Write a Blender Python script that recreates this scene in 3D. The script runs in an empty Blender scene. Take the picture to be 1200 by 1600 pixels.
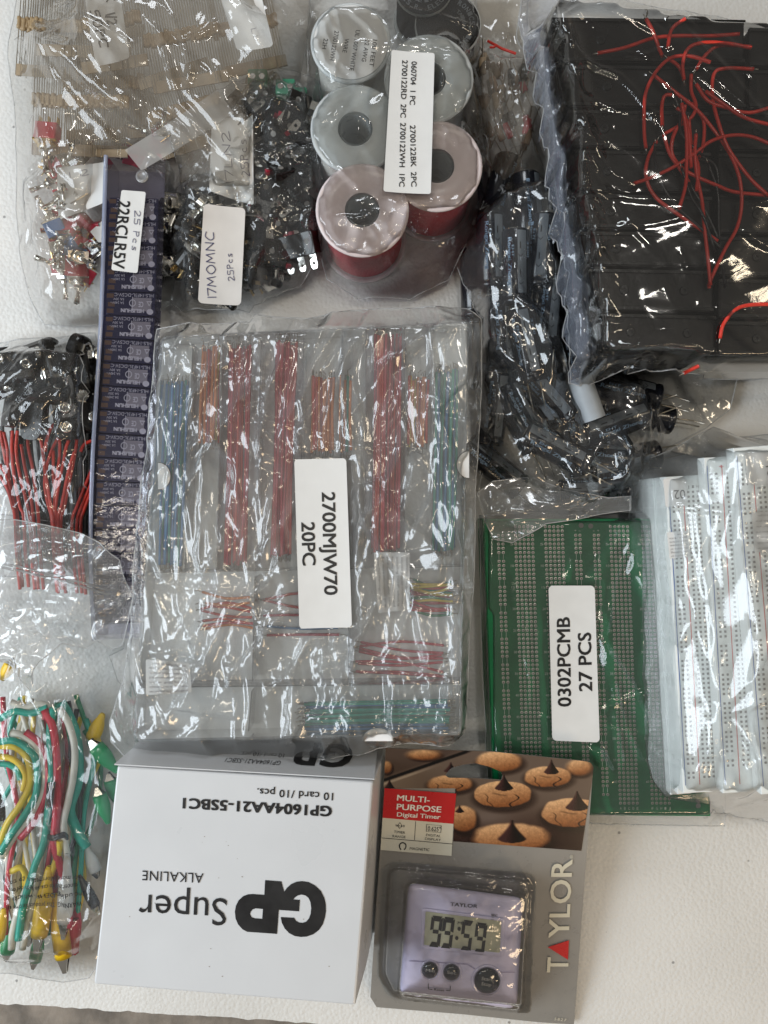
import bpy, math, random
import numpy as np
from mathutils import Vector, Matrix
from mathutils.geometry import tessellate_polygon
SC = bpy.context.scene
COL = SC.collection
# ---------------------------------------------------------------- camera, world, lamps
S, H = 0.00035, 0.44           # metres per photo pixel on the board, camera height
cd = bpy.data.cameras.new('camera'); cam = bpy.data.objects.new('camera', cd); COL.objects.link(cam)
cam.location = (0, 0, H); cd.sensor_fit = 'VERTICAL'; cd.sensor_height = 24; cd.lens = 24*H/(1600*S)
cd.clip_start = 0.01; cd.clip_end = 50
SC.camera = cam
W = bpy.data.worlds.new('World'); SC.world = W; W.use_nodes = True
bg = W.node_tree.nodes['Background']; bg.inputs[0].default_value = (1.0, 0.93, 0.84, 1); bg.inputs[1].default_value = 0.15
SC.cycles.transparent_max_bounces = 24
SC.view_settings.view_transform = 'Standard'; SC.view_settings.look = 'None'; SC.view_settings.exposure = 0.30
def lamp(name, loc, target, sx, sy, power, color):
    l = bpy.data.lights.new(name, 'AREA'); l.shape = 'RECTANGLE'; l.size = sx; l.size_y = sy; l.energy = power; l.color = color
    o = bpy.data.objects.new(name, l); COL.objects.link(o); o.location = loc
    o.rotation_euler = (Vector(target)-Vector(loc)).to_track_quat('-Z', 'Y').to_euler(); return o
lamp('daylight_window', (-1.10, -0.18, 0.80), (0, 0, 0), 0.95, 0.75, 15.0, (0.83, 0.92, 1.0))
lamp('daylight_door', (-0.15, 1.5, 0.95), (0, 0, 0), 0.55, 0.28, 4.2, (0.90, 0.95, 1.0))
lamp('sunlit_doorway', (0.72, -1.15, 0.90), (0, 0, 0), 0.45, 0.20, 3.0, (1.0, 0.74, 0.46))
lamp('ceiling_tube_far', (1.25, 0.30, 1.25), (0, 0, 0), 0.06, 0.8, 2.6, (1.0, 0.84, 0.62))
lamp('ceiling_tube_left', (-0.5, -0.1, 1.7), (0, 0, 0), 0.06, 0.8, 2.4, (1.0, 0.90, 0.74))
lamp('ceiling_panel', (0.25, 0.40, 1.7), (0, 0, 0), 0.16, 0.16, 2.0, (1.0, 0.95, 0.88))
# ---------------------------------------------------------------- helpers
def k(z): return (H-z)/H
def P(px, py, z=0.0):
    q = S*k(z); return Vector(((px-600)*q, (800-py)*q, z))
def PX(x, y, z):
    q = S*k(z); return (600+x/q, 800-y/q)
def Zm(ox, oy, s): return lambda x, y: (ox+x/s, oy+y/s)
ROOT = {}
ORD = 'first second third fourth fifth sixth seventh eighth ninth tenth eleventh twelfth thirteenth fourteenth fifteenth sixteenth seventeenth eighteenth nineteenth twentieth twenty-first twenty-second twenty-third twenty-fourth twenty-fifth twenty-sixth twenty-seventh'.split()
def props(o, label=None, cat=None, group=None, kind=None):
    if label: o['label'] = label
    if cat: o['category'] = cat
    if group: o['group'] = group
    if kind: o['kind'] = kind
    return o
def thing(name, label, cat, loc=(0, 0, 0), group=None):
    o = bpy.data.objects.new(name, None); COL.objects.link(o); o.location = loc; o.empty_display_size = 0.01
    ROOT[o.name] = Vector(loc); return props(o, label, cat, group)
def mk(name, V, F, mats, parent=None, smooth=False, origin=None, midx=None, **kw):
    V = np.asarray([tuple(v) for v in V] if not isinstance(V, np.ndarray) else V, dtype=np.float64)
    if parent is not None: og = ROOT[parent.name]
    else:
        og = Vector(origin) if origin is not None else Vector(((V[:, 0].min()+V[:, 0].max())/2, (V[:, 1].min()+V[:, 1].max())/2, V[:, 2].min()))
    V = V-np.array(og)
    me = bpy.data.meshes.new(name)
    if isinstance(F, np.ndarray):
        n, c = F.shape
        me.vertices.add(len(V)); me.vertices.foreach_set('co', V.astype(np.float32).ravel())
        me.loops.add(n*c); me.loops.foreach_set('vertex_index', F.astype(np.int32).ravel())
        me.polygons.add(n); me.polygons.foreach_set('loop_start', np.arange(0, n*c, c, dtype=np.int32))
        me.update(calc_edges=True)
    else:
        me.from_pydata([tuple(v) for v in V], [], F)
    me.validate(); 
    if not isinstance(mats, (list, tuple)): mats = [mats]
    for m in mats: me.materials.append(m)
    if midx is not None: me.polygons.foreach_set('material_index', np.asarray(midx, dtype=np.int32))
    if smooth: me.polygons.foreach_set('use_smooth', np.ones(len(me.polygons), dtype=bool))
    me.update()
    o = bpy.data.objects.new(name, me); COL.objects.link(o)
    if parent is not None: o.parent = parent
    else: o.location = og
    ROOT[o.name] = og
    return props(o, **kw)
def copy_tree(o, parent=None):
    c = o.copy(); COL.objects.link(c); c.parent = parent
    for ch in o.children: copy_tree(ch, c)
    return c
def place(proto, loc, rot, scale=1, label=None, first=[None]):
    o = copy_tree(proto); o.location = loc; o.rotation_euler = rot; o.scale = (scale,)*3
    if label: o['label'] = label
    return o
class MB:                       # collects shapes for one mesh
    def __init__(s): s.V = []; s.F = []; s.I = []
    def add(s, V, F, mi=0):
        n = len(s.V); s.V += [tuple(v) for v in V]; s.F += [tuple(i+n for i in f) for f in F]; s.I += [mi]*len(F); return s
    def build(s, name, mats, parent=None, smooth=False, **kw):
        return mk(name, s.V, s.F, mats, parent, smooth, midx=s.I, **kw)
def prism(pts, z0, z1, bev=0.0, bottom=True):
    """pts: xy outline counter-clockwise (world), optional bevel on the top rim"""
    n = len(pts); V = []; F = []
    c = Vector((sum(p[0] for p in pts)/n, sum(p[1] for p in pts)/n))
    a = 0.0
    for i in range(n): a += pts[i][0]*pts[(i+1) % n][1]-pts[(i+1) % n][0]*pts[i][1]
    if a < 0: pts = list(reversed(pts))
    def ins(p, d):
        v = Vector((p[0], p[1]))-c; l = v.length; return c+v*(1-d/l) if l > 1e-9 else c
    rings = [[(p[0], p[1], z0) for p in pts]]
    if bev > 0:
        rings.append([(p[0], p[1], z1-bev) for p in pts])
        q = [ins(p, bev*.3) for p in pts]; rings.append([(p[0], p[1], z1-bev*.3) for p in q])
        q = [ins(p, bev) for p in pts]; rings.append([(p[0], p[1], z1) for p in q])
    else: rings.append([(p[0], p[1], z1) for p in pts])
    for r in rings: V += r
    for j in range(len(rings)-1):
        for i in range(n): F.append((j*n+i, j*n+(i+1) % n, (j+1)*n+(i+1) % n, (j+1)*n+i))
    F.append(tuple((len(rings)-1)*n+i for i in range(n)))
    if bottom: F.append(tuple(reversed(range(n))))
    return V, F
def box(cx, cy, cz, sx, sy, sz):
    V = [(cx+a*sx/2, cy+b*sy/2, cz+c*sz/2) for a in (-1, 1) for b in (-1, 1) for c in (-1, 1)]
    return V, [(0, 1, 3, 2), (4, 6, 7, 5), (0, 4, 5, 1), (2, 3, 7, 6), (0, 2, 6, 4), (1, 5, 7, 3)]
def rrect(cx, cy, w, h, r, n=4):
    out = []
    for (sx, sy, a0) in ((1, 1, 0), (-1, 1, 90), (-1, -1, 180), (1, -1, 270)):
        for i in range(n+1):
            a = math.radians(a0+90*i/n); out.append((cx+sx*(w/2-r)+r*math.cos(a), cy+sy*(h/2-r)+r*math.sin(a)))
    return out
def rpoly(pts, r, n=4):
    """round the corners of a polygon (2d)"""
    out = []; m = len(pts); pts = [Vector((p[0], p[1])) for p in pts]
    for i in range(m):
        p, a, b = pts[i], pts[i-1], pts[(i+1) % m]
        u = (a-p).normalized()*r; v = (b-p).normalized()*r
        for j in range(n+1):
            t = j/n; out.append(((1-t)**2*(p+u)+2*t*(1-t)*p+t*t*(p+v)))
    return out
def lathe(prof, n=20, cap=True, axis='z', c=(0, 0, 0)):
    V = []; F = []; m = len(prof)
    for (r, z) in prof:
        for i in range(n):
            a = 2*math.pi*i/n; x, y = r*math.cos(a), r*math.sin(a)
            V.append((c[0]+x, c[1]+y, c[2]+z) if axis == 'z' else (c[0]+x, c[1]+z, c[2]+y) if axis == 'y' else (c[0]+z, c[1]+x, c[2]+y))
    for j in range(m-1):
        for i in range(n):
            f = (j*n+i, j*n+(i+1) % n, (j+1)*n+(i+1) % n, (j+1)*n+i); F.append(f if axis != 'y' else f[::-1])
    if cap: F.append(tuple(range(n))[::-1] if axis != 'y' else tuple(range(n))); f = tuple((m-1)*n+i for i in range(n)); F.append(f if axis != 'y' else f[::-1])
    return V, F
def smoothp(pts, sub=4):
    pts = [Vector(p) for p in pts]
    if len(pts) < 3: return pts
    out = []; q = [2*pts[0]-pts[1]]+pts+[2*pts[-1]-pts[-2]]
    for i in range(1, len(q)-2):
        for j in range(sub):
            t = j/sub; a, b, c, d = q[i-1], q[i], q[i+1], q[i+2]
            out.append(0.5*((2*b)+(c-a)*t+(2*a-5*b+4*c-d)*t*t+(3*b-a-3*c+d)*t**3))
    out.append(pts[-1]); return out
def tube(pts, r, n=6, cap=True):
    V = []; F = []; m = len(pts); pts = [Vector(p) for p in pts]; up = Vector((0, 0, 1)); pv = None
    for i in range(m):
        d = (pts[min(i+1, m-1)]-pts[max(i-1, 0)]).normalized()
        if pv is None:
            pv = d.cross(up)
            if pv.length < .05: pv = d.cross(Vector((1, 0, 0)))
        pv = (pv-d*pv.dot(d)).normalized(); w = d.cross(pv)
        rr = r[i] if isinstance(r, (list, tuple)) else r
        for j in range(n):
            a = 2*math.pi*j/n; V.append(pts[i]+pv*math.cos(a)*rr+w*math.sin(a)*rr)
    for i in range(m-1):
        for j in range(n): F.append((i*n+j, (i+1)*n+j, (i+1)*n+(j+1) % n, i*n+(j+1) % n)[::-1])
    if cap: F.append(tuple(range(n))); F.append(tuple((m-1)*n+j for j in range(n))[::-1])
    return V, F
def fillpoly(paths, f):
    """paths: lists of 2d points (first outline, then holes); f maps (x,y)->world"""
    vs = [[Vector((p[0], p[1], 0)) for p in q] for q in paths]
    tr = tessellate_polygon(vs); flat = [v for q in vs for v in q]
    V = [f(v.x, v.y) for v in flat]; F = []
    for t in tr:
        a, b, c = (Vector(V[i]) for i in t)
        F.append(tuple(t) if (b-a).cross(c-a).z > 0 else tuple(t)[::-1])
    return V, F
# ---- text
TC = {}
def tmesh(s, bold=0.0, space=1.0):
    key = (s, bold, space)
    if key not in TC:
        cu = bpy.data.curves.new('t', 'FONT'); cu.body = s; cu.size = 1; cu.offset = 0; cu.space_character = space; cu.resolution_u = 2 if len(s) > 24 else 3
        ob = bpy.data.objects.new('t', cu); COL.objects.link(ob)
        dg = bpy.context.evaluated_depsgraph_get(); me = bpy.data.meshes.new_from_object(ob.evaluated_get(dg), depsgraph=dg)
        V = np.array([v.co[:] for v in me.vertices]) if len(me.vertices) else np.zeros((1, 3)); F = [tuple(p.vertices) for p in me.polygons]
        bpy.data.objects.remove(ob); bpy.data.curves.remove(cu); bpy.data.meshes.remove(me); TC[key] = (V, F)
    return TC[key]
CAPH = [None]
def text_geo(s, O, X, Y, bold=0.0, space=1.0, zf=None, lift=0.0002):
    """baseline origin O, X = full width vector, Y = cap height vector"""
    if CAPH[0] is None: CAPH[0] = tmesh('H')[0][:, 1].max()
    V, F = tmesh(s, 0, space); b_ = bold*1.1
    if bold > .004:
        n_ = len(V); V = np.concatenate([V+np.array([dx*b_, dy*b_, 0]) for dx, dy in ((-1, -.6), (1, -.6), (1, .6), (-1, .6))]); F = [tuple(i+q_*n_ for i in f) for q_ in range(4) for f in F]; eps = np.repeat(np.arange(4)*4e-6, n_)
    else: eps = np.zeros(len(V))
    x0, x1 = V[:, 0].min(), V[:, 0].max()
    O, X, Y = Vector(O), Vector(X), Vector(Y); out = []
    for v, ep in zip(V, eps):
        p = O+X*((v[0]-x0)/max(x1-x0, 1e-6))+Y*(v[1]/CAPH[0])
        if zf: p.z = zf(p.x, p.y)+lift+ep
        else: p = p+X.cross(Y).normalized()*(lift+ep)
        out.append(p)
    if F:
        a, b, c = (out[i] for i in F[0][:3])
        if (b-a).cross(c-a).dot(X.cross(Y)) < 0: F = [f[::-1] for f in F]
    return out, F
def text(s, a, b, h, z, mat, parent, bold=0.0, space=1.0, name='lettering', mb=None, lift=0.0002, skew=None):
    """a,b: baseline ends in photo pixels, h: cap height in pixels; z number or zf(x,y)"""
    zz = z if not callable(z) else 0.05
    for _ in range(3):
        A = P(a[0], a[1], zz); B = P(b[0], b[1], zz)
        if callable(z): zz = z((A.x+B.x)/2, (A.y+B.y)/2)
    X = B-A; X.z = 0; Y = Vector((-X.y, X.x, 0)).normalized()*h*S*k(zz)
    V, F = text_geo(s, A, X, Y, bold, space, z if callable(z) else None, lift)
    if mb is not None: mb.add(V, F); return
    return mk(name, V, F, mat, parent)
# ---- stroke handwriting
STK = {'1': [[(.3, 1), (.3, 0)]], '7': [[(0, .95), (.6, 1), (.25, 0)]], 'M': [[(0, 0), (.12, 1), (.4, .3), (.68, 1), (.8, 0)]],
 'O': [[(.35, 1), (.08, .8), (0, .45), (.15, .08), (.42, 0), (.65, .25), (.68, .65), (.5, .95), (.35, 1)]], '0': [[(.3, 1), (.08, .8), (0, .45), (.12, .08), (.35, 0), (.52, .25), (.55, .65), (.42, .95), (.3, 1)]],
 'N': [[(0, 0), (.05, 1), (.6, .05), (.65, 1.05)]], 'C': [[(.65, .9), (.35, 1), (.08, .75), (0, .4), (.18, .05), (.6, .05)]],
 '2': [[(0, .8), (.2, 1), (.45, .85), (.4, .55), (0, 0), (.55, .05)]], '5': [[(.55, 1), (.1, .97), (.08, .58), (.4, .6), (.55, .32), (.38, .03), (0, .06)]],
 'P': [[(.05, 0), (.1, 1)], [(.08, 1), (.45, .95), (.5, .65), (.08, .5)]], 'c': [[(.42, .5), (.2, .58), (.02, .35), (.1, .05), (.42, .06)]], 's': [[(.38, .55), (.1, .55), (.1, .35), (.36, .22), (.3, 0), (0, .02)]],
 'K': [[(0, 0), (.04, 1)], [(.5, 1), (.05, .5), (.55, 0)]], '/': [[(0, -.1), (.35, 1.1)]], 'L': [[(.05, 1), (.02, .02), (.5, .05)]], ' ': [], 'I': [[(.1, 1), (.1, 0)]], '|': [[(.1, 1), (.12, -.05)]]}
ADV = {'1': .45, ' ': .45, 'I': .35, '/': .5, '|': .3, 'M': 1.05, 'O': .9, 'N': .88, 'C': .85}
def hand(s, a, b, h, z, mat, parent, w=.07, seed=1, name='handwriting'):
    rg = random.Random(seed); x = 0; st = []
    for ch in s:
        for q in STK[ch]:
            pts = smoothp([(x+u+rg.uniform(-.03, .03), v+rg.uniform(-.03, .03), 0) for u, v in q], 3) if len(q) > 2 and ch in 'O0C25Pcs' else [Vector((x+u, v, 0)) for u, v in q]
            st.append(pts)
        x += ADV.get(ch, .75)
    zz = z if not callable(z) else z(0, 0) if False else 0.04
    for _ in range(3):
        A = P(a[0], a[1], zz); B = P(b[0], b[1], zz)
        if callable(z): zz = z((A.x+B.x)/2, (A.y+B.y)/2)
    X = (B-A)/(x-.15); X.z = 0; Y = Vector((-X.y, X.x, 0)).normalized()*h*S*k(zz); m = MB()
    for pts in st:
        W3 = [A+X*p.x+Y*p.y for p in pts]
        for i in range(len(W3)-1):
            d = (W3[i+1]-W3[i]); d.z = 0
            if d.length < 1e-7: continue
            e = d.normalized()*Y.length*w*.4; nn = Vector((-d.y, d.x, 0)).normalized()*Y.length*w/2*1.2
            q = [W3[i]-e-nn, W3[i+1]+e-nn, W3[i+1]+e+nn, W3[i]-e+nn]
            for p in q: p.z = (z(p.x, p.y) if callable(z) else z)+.00025+.000004*i
            m.add(q, [(0, 1, 2, 3)])
    return m.build(name, mat, parent)
# ---- materials
def newmat(name):
    m = bpy.data.materials.new(name); m.use_nodes = True; nt = m.node_tree
    for n in list(nt.nodes): nt.nodes.remove(n)
    return m, nt, nt.nodes.new('ShaderNodeOutputMaterial')
def nd(nt, t, **kw):
    n = nt.nodes.new(t)
    for a, v in kw.items():
        if a.startswith('i_'): n.inputs[int(a[2:])].default_value = v
        else: setattr(n, a, v)
    return n
def pbr(name, col, rough=.45, metal=0., var=.08, vs=120, bump=0., bs=400, coat=0., spec=.5, trans=0., sss=0., dirt=0., alpha=1., ior=1.5):
    m, nt, out = newmat(name); b = nd(nt, 'ShaderNodeBsdfPrincipled'); L = nt.links
    b.inputs['Metallic'].default_value = metal; b.inputs['Coat Weight'].default_value = coat; b.inputs['Specular IOR Level'].default_value = spec
    b.inputs['Transmission Weight'].default_value = trans; b.inputs['IOR'].default_value = ior; b.inputs['Alpha'].default_value = alpha
    if sss: b.inputs['Subsurface Weight'].default_value = sss; b.inputs['Subsurface Radius'].default_value = (1, 1, 1); b.inputs['Subsurface Scale'].default_value = .003
    tc = nd(nt, 'ShaderNodeTexCoord'); n1 = nd(nt, 'ShaderNodeTexNoise'); n1.inputs['Scale'].default_value = vs; n1.inputs['Detail'].default_value = 4
    L.new(tc.outputs['Object'], n1.inputs['Vector'])
    mr = nd(nt, 'ShaderNodeMapRange'); mr.inputs[1].default_value = .3; mr.inputs[2].default_value = .7; mr.inputs[3].default_value = 1-var; mr.inputs[4].default_value = 1+var*.6
    L.new(n1.outputs['Fac'], mr.inputs[0])
    mx = nd(nt, 'ShaderNodeVectorMath', operation='SCALE'); mx.inputs[0].default_value = col[:3]; L.new(mr.outputs[0], mx.inputs['Scale'])
    L.new(mx.outputs[0], b.inputs['Base Color'])
    r2 = nd(nt, 'ShaderNodeMapRange'); r2.inputs[1].default_value = .3; r2.inputs[2].default_value = .7; r2.inputs[3].default_value = rough*.8; r2.inputs[4].default_value = min(1, rough*1.25)
    L.new(n1.outputs['Fac'], r2.inputs[0]); L.new(r2.outputs[0], b.inputs['Roughness'])
    if bump:
        n2 = nd(nt, 'ShaderNodeTexNoise'); n2.inputs['Scale'].default_value = bs; n2.inputs['Detail'].default_value = 3; L.new(tc.outputs['Object'], n2.inputs['Vector'])
        bp = nd(nt, 'ShaderNodeBump'); bp.inputs['Strength'].default_value = bump; bp.inputs['Distance'].default_value = .001; L.new(n2.outputs['Fac'], bp.inputs['Height']); L.new(bp.outputs[0], b.inputs['Normal'])
    L.new(b.outputs[0], out.inputs[0]); return m
def clear(name, tint=(.97, .98, .98), haze=.03, hazecol=(.85, .87, .88), gain=1.8, base=.0, rough=.08, bump=.035, bs=90, ior=1.45, fine=900):
    """thin clear plastic: see-through, mirror-like at a slant, slightly milky"""
    m, nt, out = newmat(name); L = nt.links
    tc = nd(nt, 'ShaderNodeTexCoord'); 
    n1 = nd(nt, 'ShaderNodeTexNoise'); n1.inputs['Scale'].default_value = bs; n1.inputs['Detail'].default_value = 3; n1.inputs['Distortion'].default_value = 1.2; L.new(tc.outputs['Object'], n1.inputs['Vector'])
    ab = nd(nt, 'ShaderNodeMath', operation='SUBTRACT'); ab.inputs[1].default_value = .5; L.new(n1.outputs['Fac'], ab.inputs[0])
    a2 = nd(nt, 'ShaderNodeMath', operation='ABSOLUTE'); L.new(ab.outputs[0], a2.inputs[0])
    bp = nd(nt, 'ShaderNodeBump'); bp.inputs['Strength'].default_value = bump; bp.inputs['Distance'].default_value = .003; L.new(a2.outputs[0], bp.inputs['Height'])
    fr = nd(nt, 'ShaderNodeFresnel'); fr.inputs[0].default_value = ior; L.new(bp.outputs[0], fr.inputs['Normal'])
    mg = nd(nt, 'ShaderNodeMath', operation='MULTIPLY_ADD', use_clamp=True); mg.inputs[1].default_value = gain; mg.inputs[2].default_value = base; L.new(fr.outputs[0], mg.inputs[0])
    tr = nd(nt, 'ShaderNodeBsdfTransparent'); tr.inputs[0].default_value = (*tint, 1)
    df = nd(nt, 'ShaderNodeBsdfDiffuse'); df.inputs[0].default_value = (*hazecol, 1); tl = nd(nt, 'ShaderNodeBsdfTranslucent'); tl.inputs[0].default_value = (*hazecol, 1)
    dm = nd(nt, 'ShaderNodeMixShader'); dm.inputs[0].default_value = .4; L.new(df.outputs[0], dm.inputs[1]); L.new(tl.outputs[0], dm.inputs[2])
    gl = nd(nt, 'ShaderNodeBsdfGlossy'); gl.inputs['Roughness'].default_value = rough; L.new(bp.outputs[0], gl.inputs['Normal'])
    m1 = nd(nt, 'ShaderNodeMixShader'); m1.inputs[0].default_value = haze; L.new(tr.outputs[0], m1.inputs[1]); L.new(dm.outputs[0], m1.inputs[2])
    m2 = nd(nt, 'ShaderNodeMixShader'); L.new(mg.outputs[0], m2.inputs[0]); L.new(m1.outputs[0], m2.inputs[1]); L.new(gl.outputs[0], m2.inputs[2])
    L.new(m2.outputs[0], out.inputs[0]); return m
def foam_mat():
    m, nt, out = newmat('expanded_foam'); L = nt.links; b = nd(nt, 'ShaderNodeBsdfPrincipled'); tc = nd(nt, 'ShaderNodeTexCoord')
    v = nd(nt, 'ShaderNodeTexVoronoi'); v.inputs['Scale'].default_value = 480; L.new(tc.outputs['Object'], v.inputs['Vector'])
    n = nd(nt, 'ShaderNodeTexNoise'); n.inputs['Scale'].default_value = 9; n.inputs['Detail'].default_value = 8; L.new(tc.outputs['Object'], n.inputs['Vector'])
    n3 = nd(nt, 'ShaderNodeTexNoise'); n3.inputs['Scale'].default_value = 520; n3.inputs['Detail'].default_value = 5; L.new(tc.outputs['Object'], n3.inputs['Vector'])
    cr = nd(nt, 'ShaderNodeValToRGB'); cr.color_ramp.elements[0].position = .3; cr.color_ramp.elements[0].color = (.60, .59, .565, 1); cr.color_ramp.elements[1].position = .62; cr.color_ramp.elements[1].color = (.715, .705, .68, 1)
    L.new(n.outputs['Fac'], cr.inputs[0])
    # small dark specks of dirt
    v2 = nd(nt, 'ShaderNodeTexVoronoi'); v2.inputs['Scale'].default_value = 60; L.new(tc.outputs['Object'], v2.inputs['Vector'])
    sp = nd(nt, 'ShaderNodeMapRange'); sp.inputs[1].default_value = .035; sp.inputs[2].default_value = .06; sp.inputs[3].default_value = .45; sp.inputs[4].default_value = 1.; L.new(v2.outputs['Distance'], sp.inputs[0])
    mx = nd(nt, 'ShaderNodeVectorMath', operation='SCALE'); L.new(cr.outputs[0], mx.inputs[0]); L.new(sp.outputs[0], mx.inputs['Scale']); L.new(mx.outputs[0], b.inputs['Base Color'])
    ad = nd(nt, 'ShaderNodeMath', operation='MULTIPLY_ADD'); ad.inputs[1].default_value = -1.0; L.new(v.outputs['Distance'], ad.inputs[0]); L.new(n3.outputs['Fac'], ad.inputs[2])
    bp = nd(nt, 'ShaderNodeBump'); bp.inputs['Strength'].default_value = .45; bp.inputs['Distance'].default_value = .0006; L.new(ad.outputs[0], bp.inputs['Height']); L.new(bp.outputs[0], b.inputs['Normal'])
    b.inputs['Roughness'].default_value = .5; L.new(b.outputs[0], out.inputs[0]); return m
def vcol_mat(name, rough=.25):
    m, nt, out = newmat(name); b = nd(nt, 'ShaderNodeBsdfPrincipled'); a = nd(nt, 'ShaderNodeVertexColor', layer_name='print')
    nt.links.new(a.outputs[0], b.inputs['Base Color']); b.inputs['Roughness'].default_value = rough; nt.links.new(b.outputs[0], out.inputs[0]); return m
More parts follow.
